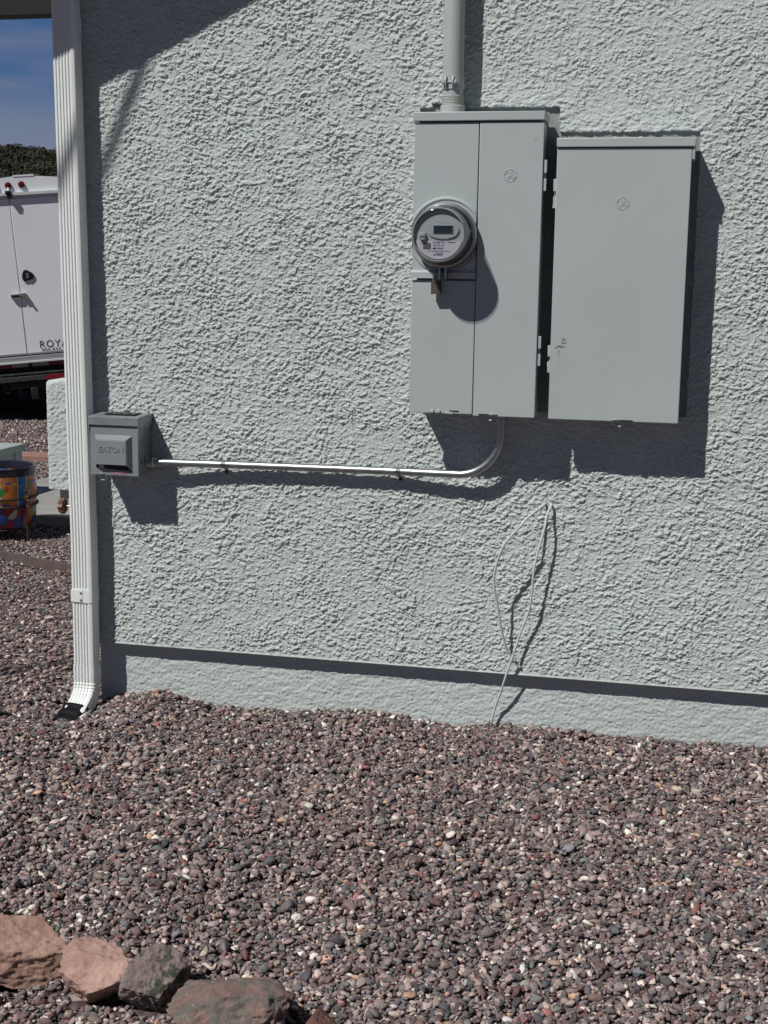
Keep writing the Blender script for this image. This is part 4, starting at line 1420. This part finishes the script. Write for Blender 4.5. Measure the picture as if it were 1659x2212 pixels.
# painted pot in a wrought iron stand
def pot_material():
    m = bpy.data.materials.new('painted_pottery')
    m.use_nodes = True
    n, l = m.node_tree.nodes, m.node_tree.links
    p = n['Principled BSDF']
    p.inputs['Roughness'].default_value = 0.25
    t = n.new('ShaderNodeTexCoord')
    sx = n.new('ShaderNodeSeparateXYZ')
    l.new(t.outputs['Object'], sx.inputs['Vector'])
    at = n.new('ShaderNodeMath'); at.operation = 'ARCTAN2'
    l.new(sx.outputs['Y'], at.inputs[0]); l.new(sx.outputs['X'], at.inputs[1])
    # panels round the pot
    ad = n.new('ShaderNodeMath'); ad.operation = 'MULTIPLY_ADD'
    ad.inputs[1].default_value = 8 / (2 * math.pi); ad.inputs[2].default_value = 8.35
    l.new(at.outputs[0], ad.inputs[0])
    fr = n.new('ShaderNodeMath'); fr.operation = 'FRACT'
    l.new(ad.outputs[0], fr.inputs[0])
    r = n.new('ShaderNodeValToRGB')
    r.color_ramp.interpolation = 'CONSTANT'
    e = r.color_ramp.elements
    e[0].position, e[0].color = 0.0, (0.50, 0.16, 0.02, 1)
    e[1].position, e[1].color = 0.62, (0.04, 0.16, 0.40, 1)
    kk = e.new(0.585); kk.color = (0.52, 0.50, 0.44, 1)
    kk = e.new(0.955); kk.color = (0.52, 0.50, 0.44, 1)
    l.new(fr.outputs[0], r.inputs['Fac'])
    # flowers and leaves
    last = r.outputs['Color']
    for (sc, thr, col, seed) in ((16, 0.60, (0.40, 0.02, 0.02), 1.0), (19, 0.63, (0.05, 0.20, 0.06), 4.0), (22, 0.66, (0.55, 0.45, 0.05), 7.0), (26, 0.66, (0.02, 0.06, 0.35), 11.0)):
        b = n.new('ShaderNodeTexNoise'); b.noise_dimensions = '4D'
        b.inputs['W'].default_value = seed
        b.inputs['Scale'].default_value = sc
        b.inputs['Detail'].default_value = 1
        l.new(t.outputs['Object'], b.inputs['Vector'])
        q = n.new('ShaderNodeMath'); q.operation = 'GREATER_THAN'; q.inputs[1].default_value = thr
        l.new(b.outputs['Fac'], q.inputs[0])
        x = n.new('ShaderNodeMixRGB')
        l.new(q.outputs[0], x.inputs['Fac']); l.new(last, x.inputs[1])
        x.inputs[2].default_value = (*col, 1)
        last = x.outputs['Color']
    vd_ = n.new('ShaderNodeTexVoronoi'); vd_.inputs['Scale'].default_value = 55
    l.new(t.outputs['Object'], vd_.inputs['Vector'])
    dt = n.new('ShaderNodeMath'); dt.operation = 'LESS_THAN'; dt.inputs[1].default_value = 0.22
    l.new(vd_.outputs['Distance'], dt.inputs[0])
    g3 = n.new('ShaderNodeMath'); g3.operation = 'GREATER_THAN'; g3.inputs[1].default_value = 0.62
    l.new(fr.outputs[0], g3.inputs[0])
    dm = n.new('ShaderNodeMath'); dm.operation = 'MULTIPLY'
    l.new(dt.outputs[0], dm.inputs[0]); l.new(g3.outputs[0], dm.inputs[1])
    xd = n.new('ShaderNodeMixRGB'); xd.inputs[2].default_value = (0.45, 0.50, 0.55, 1)
    l.new(dm.outputs[0], xd.inputs['Fac']); l.new(last, xd.inputs[1])
    last = xd.outputs['Color']
    # lower band: blue, yellow and cream; top band dark
    w2 = n.new('ShaderNodeTexVoronoi'); w2.inputs['Scale'].default_value = 22
    l.new(t.outputs['Object'], w2.inputs['Vector'])
    r2 = n.new('ShaderNodeValToRGB'); r2.color_ramp.interpolation = 'CONSTANT'
    s_ = n.new('ShaderNodeSeparateColor'); l.new(w2.outputs['Color'], s_.inputs['Color'])
    e = r2.color_ramp.elements
    e[0].position, e[0].color = 0.0, (0.03, 0.07, 0.22, 1)
    e[1].position, e[1].color = 0.40, (0.30, 0.26, 0.05, 1)
    for pos, c in ((0.52, (0.20, 0.015, 0.03)), (0.80, (0.42, 0.38, 0.30)), (0.90, (0.42, 0.13, 0.02))):
        k = e.new(pos); k.color = (*c, 1)
    l.new(s_.outputs[0], r2.inputs['Fac'])
    g1 = n.new('ShaderNodeMath'); g1.operation = 'GREATER_THAN'; g1.inputs[1].default_value = 0.165
    l.new(sx.outputs['Z'], g1.inputs[0])
    x1 = n.new('ShaderNodeMixRGB'); l.new(g1.outputs[0], x1.inputs['Fac']); l.new(r2.outputs['Color'], x1.inputs[1]); l.new(last, x1.inputs[2])
    g2 = n.new('ShaderNodeMath'); g2.operation = 'GREATER_THAN'; g2.inputs[1].default_value = 0.315
    l.new(sx.outputs['Z'], g2.inputs[0])
    x2 = n.new('ShaderNodeMixRGB'); l.new(g2.outputs[0], x2.inputs['Fac']); l.new(x1.outputs['Color'], x2.inputs[1]); x2.inputs[2].default_value = (0.02, 0.018, 0.03, 1)
    l.new(x2.outputs['Color'], p.inputs['Base Color'])
    return m
PC = (-3.452, 2.325, 0.0)
pt = thing('flower_pot', PC, 'round glazed pot painted with orange, blue and red flowers', 'flower pot')
bm = bmesh.new()
lathe(bm, PC, [(0.0, 0.055), (0.158, 0.055), (0.170, 0.070), (0.176, 0.14), (0.178, 0.25), (0.180, 0.345), (0.186, 0.352), (0.182, 0.358), (0.165, 0.355), (0.160, 0.32), (0.155, 0.12), (0.0, 0.12)], 'z', 56)
obj('pot_body', bm, pot_material(), pt)
bm = bmesh.new()
lathe(bm, PC, [(0.0, 0.305), (0.159, 0.300)], 'z', 40)
obj('potting_soil', bm, M['chassis'], pt)
stnd = thing('pot_stand', PC, 'rusty wrought iron stand with scrolls around the painted pot', 'plant stand')
bm = bmesh.new()
for z, r_ in ((0.205, 0.184), (0.165, 0.184), (0.048, 0.16)):
    tube(bm, [(PC[0] + r_ * math.cos(2 * math.pi * k / 40), PC[1] + r_ * math.sin(2 * math.pi * k / 40), z) for k in range(40)], 0.0055, 8, closed=True)
obj('ring', bm, M['rust_iron'], stnd)
for k, adeg in enumerate((-22, 68, 158, 248 + 20)):
    a = R(adeg)
    u = Vector((math.cos(a), math.sin(a), 0))
    bm = bmesh.new()
    pts = [Vector(PC) + u * 0.188 + Vector((0, 0, 0.21)), Vector(PC) + u * 0.19 + Vector((0, 0, 0.14)), Vector(PC) + u * 0.196 + Vector((0, 0, 0.06)), Vector(PC) + u * 0.20 + Vector((0, 0, -0.03))]
    tube(bm, catmull(pts, 5), 0.0062, 8)
    leg = obj('leg', bm, M['rust_iron'], stnd)
    bm = bmesh.new()
    for (zz, s0) in ((0.225, 1), (0.185, -1)):
        sp = []
        for q in range(26):
            ang = q / 25 * 2.6 * math.pi
            rd = 0.024 * (1 - q / 32)
            sp.append(Vector(PC) + u * (0.208 + rd * math.cos(ang)) + Vector((0, 0, zz + s0 * rd * math.sin(ang))))
        tube(bm, sp, 0.0055, 7)
    obj('scroll', bm, M['rust_iron'], leg)

# ------------------------------------------------------------------ service truck seen from behind, standing tilted on the slope
az = R(-27.2)
vd = Vector((math.sin(az), math.cos(az), 0)); tdir = Vector((vd.y, -vd.x, 0))
tl = R(5.0)
ez = Vector((0, 0, 1))
ux_ = tdir * math.cos(tl) + ez * math.sin(tl)
uz_ = -tdir * math.sin(tl) + ez * math.cos(tl)
TM = Matrix.Translation((-5.95, 7.2, 0.0)) @ Matrix((ux_, vd, uz_)).transposed().to_4x4()
tk = thing('service_truck', None, 'white box service truck seen from behind with two red lamps above its rear doors', 'truck', mw=TM)
def T(name, bm, m, parent=None, **k):
    return obj(name, bm, m, parent or tk, local=True, **k)
CX, HW = 0.33, 1.02
# body shell
bm = bmesh.new()
prism(bm, [(CX - HW, 0.56), (CX + HW, 0.56), (CX + HW, 1.94), (CX - HW, 1.94)], 0.03, 3.4)
body = T('body', bm, M['truck'])
bm = bmesh.new()
prism(bm, [(CX - HW, 1.955), (CX + HW, 1.955), (CX + HW, 1.99), (0.42, 2.086), (0.24, 2.094), (CX - HW, 2.0)], 0.0, 3.4)
T('roof', bm, M['truck'])
bm = bmesh.new()
prism(bm, [(CX - HW - 0.01, 1.932), (CX + HW + 0.01, 1.932), (CX + HW + 0.01, 1.956), (CX - HW - 0.01, 1.956)], -0.03, 0.03)
T('roof_lip', bm, M['truck_trim'])
bm = bmesh.new(); box(bm, 0.228, 0.405, -0.004, 0.03, 2.088, 2.102); T('roof_ridge', bm, M['truck'])
for (xa, xb, nm) in ((CX - HW + 0.02, 0.1735, 'l'), (0.1785, CX + HW - 0.02, 'r')):
    bm = bmesh.new(); box(bm, xa, xb, 0.0, 0.03, 0.575, 1.905, bev=0.004)
    d_ = T('door', bm, M['truck'])
    if nm == 'r':
        bm = bmesh.new()
        pr = []
        for k in range(32):
            a = 2 * math.pi * k / 32
            r_ = 0.046 + 0.006 * math.cos(2 * a) + 0.006 * math.cos(3 * a + 0.6)
            pr.append((0.253 + r_ * math.cos(a) * 0.96, 1.245 + r_ * math.sin(a) * 1.14))
        prism(bm, pr, -0.012, 0.0)
        lk = T('lock', bm, M['black_metal'], d_)
        bm = bmesh.new()
        box(bm, 0.240, 0.268, -0.022, -0.010, 1.222, 1.272, bev=0.005)
        T('lock_paddle', bm, M['chrome'], lk)
        bm = bmesh.new()
        cyl(bm, (0.253, -0.026, 1.247), (0.253, -0.02, 1.247), 0.007, n=12)
        T('keyhole', bm, M['black_metal'], lk)
        bm = text_bm('ROYAL', 0.088, 0.001, Matrix.Translation((0.285, -0.0015, 0.640)) @ Matrix.Rotation(R(90), 4, 'X'), align='LEFT', spacing=1.12)
        for v in bm.verts: v.co.x = 0.285 + (v.co.x - 0.285) * 0.98
        T('lettering', bm, M['decal'], d_, smooth=False)
        bm = text_bm('800.834.7', 0.036, 0.001, Matrix.Translation((0.302, -0.0015, 0.592)) @ Matrix.Rotation(R(90), 4, 'X'), align='LEFT', spacing=1.1)
        for v in bm.verts: v.co.x = 0.302 + (v.co.x - 0.302) * 1.3
        T('lettering', bm, M['decal_grey'], d_, smooth=False)
bm = bmesh.new()
box(bm, 0.093, 0.172, -0.030, 0.0, 1.066, 1.094, bev=0.004)
box(bm, 0.180, 0.225, -0.034, 0.0, 1.062, 1.098, bev=0.006)
bmm = bmesh.new(); box(bmm, -0.010, 0.010, -0.006, 0.006, -0.030, 0.016, bev=0.003)
bmm.transform(Matrix.Translation((0.224, -0.032, 1.062)) @ Matrix.Rotation(R(-32), 4, 'Y'))
T('latch_handle', join(bm, bmm), M['chrome'])
bm = bmesh.new(); box(bm, 0.100, 0.165, -0.032, -0.028, 1.0665, 1.084)
T('latch_recess', bm, M['black_metal'])
for (lx, lz) in ((0.180, 2.018), (0.2915, 2.020), (0.069, 2.016)):
    bm = bmesh.new()
    lathe(bm, (lx, 0, lz), [(0.0275, 0.0), (0.0275, -0.012), (0.0235, -0.016)], 'y', 28)
    lm = T('tail_lamp', bm, M['black_plastic'])
    bm = bmesh.new()
    lathe(bm, (lx, 0, lz), [(0.0235, -0.013), (0.021, -0.020), (0.012, -0.024), (0.0, -0.025)], 'y', 28)
    T('lens', bm, M['lamp_red'], lm)
bm = bmesh.new()
box(bm, 0.148, 0.196, -0.055, -0.02, 1.942, 1.972, bev=0.006)
box(bm, 0.163, 0.200, -0.050, -0.01, 1.905, 1.945, bev=0.006)
T('door_catch', bm, M['black_metal'])
bm = bmesh.new(); cyl(bm, (0.178, -0.04, 1.97), (0.1785, -0.02, 2.0), 0.004, n=8); T('lamp_wire', bm, M['screw'])
bm = bmesh.new(); box(bm, CX - HW, CX + HW, -0.03, 0.02, 0.515, 0.552, bev=0.004); T('sill', bm, M['alu'])
bm = bmesh.new(); box(bm, CX - HW, CX + HW, -0.05, 0.02, 0.493, 0.512, bev=0.003); T('sill', bm, M['truck_trim'])
bm = bmesh.new(); box(bm, CX - HW, CX + HW, -0.03, 0.0, 0.462, 0.4925); rail = T('tape_rail', bm, M['chassis'])
for (xa, xb, mm) in ((-0.12, 0.035, 'tape_red'), (0.035, 0.172, 'tape_white'), (0.208, 0.346, 'tape_white'), (0.346, 0.56, 'tape_red'), (0.56, 0.70, 'tape_white'), (-0.26, -0.12, 'tape_white'), (-0.5, -0.26, 'tape_red')):
    bm = bmesh.new(); box(bm, xa, xb, -0.034, -0.030, 0.460, 0.495)
    tp = T('reflective_tape', bm, M[mm], rail)
    tag(tp, 'red reflective tape' if mm == 'tape_red' else 'off-white reflective tape')
bm = bmesh.new()
box(bm, CX - HW + 0.05, CX + HW - 0.05, -0.10, 0.0, 0.395, 0.409, bev=0.003)
box(bm, CX - HW + 0.05, CX + HW - 0.05, -0.12, -0.02, 0.340, 0.385, bev=0.004)
bump = T('bumper', bm, M['chassis2'])
bm = bmesh.new(); box(bm, 0.31, 0.70, -0.124, -0.118, 0.342, 0.384)
tag(T('reflective_tape', bm, M['tape_red'], bump), 'red reflective tape')
bm = bmesh.new()
box(bm, -0.5, 1.1, 0.05, 3.2, 0.30, 0.46)
box(bm, 0.00, 0.36, -0.10, 0.1, 0.275, 0.335, bev=0.01)
box(bm, 0.17, 0.235, -0.12, 0.05, 0.175, 0.28, bev=0.008)
box(bm, 0.06, 0.10, -0.05, 0.05, 0.21, 0.30, bev=0.005)
box(bm, -0.6, 1.2, 1.7, 1.8, 0.10, 0.34)
T('chassis', bm, M['chassis'])
for (rx, rz) in ((-0.03, 0.275), (0.26, 0.285)):
    bm = bmesh.new()
    lathe(bm, (rx, -0.09, rz), [(0.022, 0.0), (0.028, 0.0), (0.028, 0.04)], 'y', 18)
    T('tow_ring', bm, M['chassis2'])
for (xa, xb) in ((-0.40, 0.045), (0.66, 1.10)):
    bm = bmesh.new()
    lathe(bm, (xa, 1.1, 0.30), [(0.15, 0.0), (0.33, 0.0), (0.36, 0.03), (0.36, xb - xa - 0.03), (0.33, xb - xa), (0.15, xb - xa)], 'x', 36)
    wh = T('wheel', bm, M['tyre'])
    bm = bmesh.new()
    lathe(bm, (xa + 0.06, 1.1, 0.30), [(0.0, 0.0), (0.17, 0.0), (0.17, 0.05), (0.0, 0.06)], 'x', 24)
    T('rim', bm, M['chassis2'], wh)
    bm = bmesh.new(); box(bm, xa, xb, 0.48, 0.50, 0.07, 0.46); T('mud_flap', bm, M['tyre'])
bm = bmesh.new()
box(bm, CX - 0.9, CX + 0.9, 3.45, 5.6, 0.35, 1.35, bev=0.12, seg=3)
box(bm, CX - 0.82, CX + 0.82, 3.6, 5.0, 1.3, 1.95, bev=0.15, seg=3)
T('cab', bm, M['truck'])
for xa in (-0.55, 0.98):
    bm = bmesh.new()
    lathe(bm, (xa, 4.9, 0.30), [(0.15, 0.0), (0.33, 0.0), (0.36, 0.03), (0.36, 0.2), (0.33, 0.23), (0.15, 0.23)], 'x', 36)
    T('wheel', bm, M['tyre'])

# ------------------------------------------------------------------ dry grass beyond the truck
def build_grass():
    g = np.random.default_rng(9)
    n = 16000
    y = g.uniform(13.5, 22, n)
    x = -(y + 4) * g.uniform(math.tan(R(22)), math.tan(R(32)), n)
    h = g.uniform(0.18, 0.55, n) * np.clip((y - 12.5) / 3, 0.3, 1.2)
    wd = g.uniform(0.008, 0.02, n)
    a = g.uniform(0, math.pi, n)
    lx, ly = g.normal(0, 0.10, n), g.normal(0, 0.10, n)
    b = np.stack([x, y, np.zeros(n) - 0.02], -1)
    d = np.stack([np.cos(a) * wd, np.sin(a) * wd, np.zeros(n)], -1)
    mid = b + np.stack([lx * 0.35, ly * 0.35, h * 0.6], -1)
    tip = b + np.stack([lx, ly, h], -1)
    V = np.stack([b - d, b + d, mid + d * 0.7, mid - d * 0.7, tip + d * 0.05, tip - d * 0.05], 1).reshape(-1, 3)
    k = (np.arange(n) * 6)[:, None]
    F = np.concatenate([k + np.array([[0, 1, 2, 3]]), k + np.array([[3, 2, 4, 5]])], 0)
    tag(raw_mesh('grass', V, F, M['grass']), 'dry yellow-green grass growing beyond the truck', 'grass', kind='stuff')
build_grass()

# ------------------------------------------------------------------ wooded hill
def hill_z(x, y):
    # in the view direction the crest lies about 320 m out
    u = -x * 0.457 + y * 0.889 - 0.0
    s = x * 0.889 + y * 0.457
    k = 1 / (1 + np.exp(-(u - 240) / 28.0))
    return (27.5 + 1.6 * np.sin(s / 37.0) - 0.10 * (s + 8)) * k - 0.3
def build_hill():
    us = np.linspace(110, 560, 60); ss = np.linspace(-220, 220, 60)
    U, S = np.meshgrid(us, ss)
    X = -0.457 * U + 0.889 * S
    Y = 0.889 * U + 0.457 * S
    Z = hill_z(X, Y)
    V = np.stack([X, Y, Z], -1).reshape(-1, 3)
    i = np.arange(60 * 60).reshape(60, 60)
    F = np.stack([i[:-1, :-1], i[:-1, 1:], i[1:, 1:], i[1:, :-1]], -1).reshape(-1, 4)[:, ::-1]
    tag(raw_mesh('hill', V, F, M['hill']), kind='structure')
    g = np.random.default_rng(3)
    Vs, Fs = [], []
    off = 0
    nt = 3600
    u = g.uniform(190, 300, nt); s = g.uniform(-50, 50, nt)
    for t in range(nt):
        x = -0.457 * u[t] + 0.889 * s[t]; y = 0.889 * u[t] + 0.457 * s[t]
        z = float(hill_z(x, y))
        r = g.uniform(0.6, 1.7); h = r * g.uniform(0.8, 1.3)
        m_ = 120
        d = g.standard_normal((m_, 3)); d /= np.linalg.norm(d, axis=1, keepdims=True)
        d[:, 2] = np.abs(d[:, 2]) * 1.1 - 0.15
        rad = g.uniform(0.55, 1.0, m_) ** 0.6 * (1 + 0.25 * np.sin(d[:, 0] * 5 + t) * np.sin(d[:, 1] * 4 + 2 * t))
        c = np.array([x, y, z + h * 0.35]) + d * rad[:, None] * np.array([r, r, h * 0.85])
        e1 = g.standard_normal((m_, 3)) * 0.17; e2 = g.standard_normal((m_, 3)) * 0.17
        Vs.append(np.stack([c - e1, c + e1, c + e2 * 1.2], 1).reshape(-1, 3))
        Fs.append(np.arange(m_ * 3).reshape(-1, 3) + off)
        off += m_ * 3
    tag(raw_mesh('hillside_woodland', np.concatenate(Vs), np.concatenate(Fs), M['juniper'], smooth=False), 'dark green juniper scrub covering the distant hillside', 'woodland', kind='stuff')
build_hill()
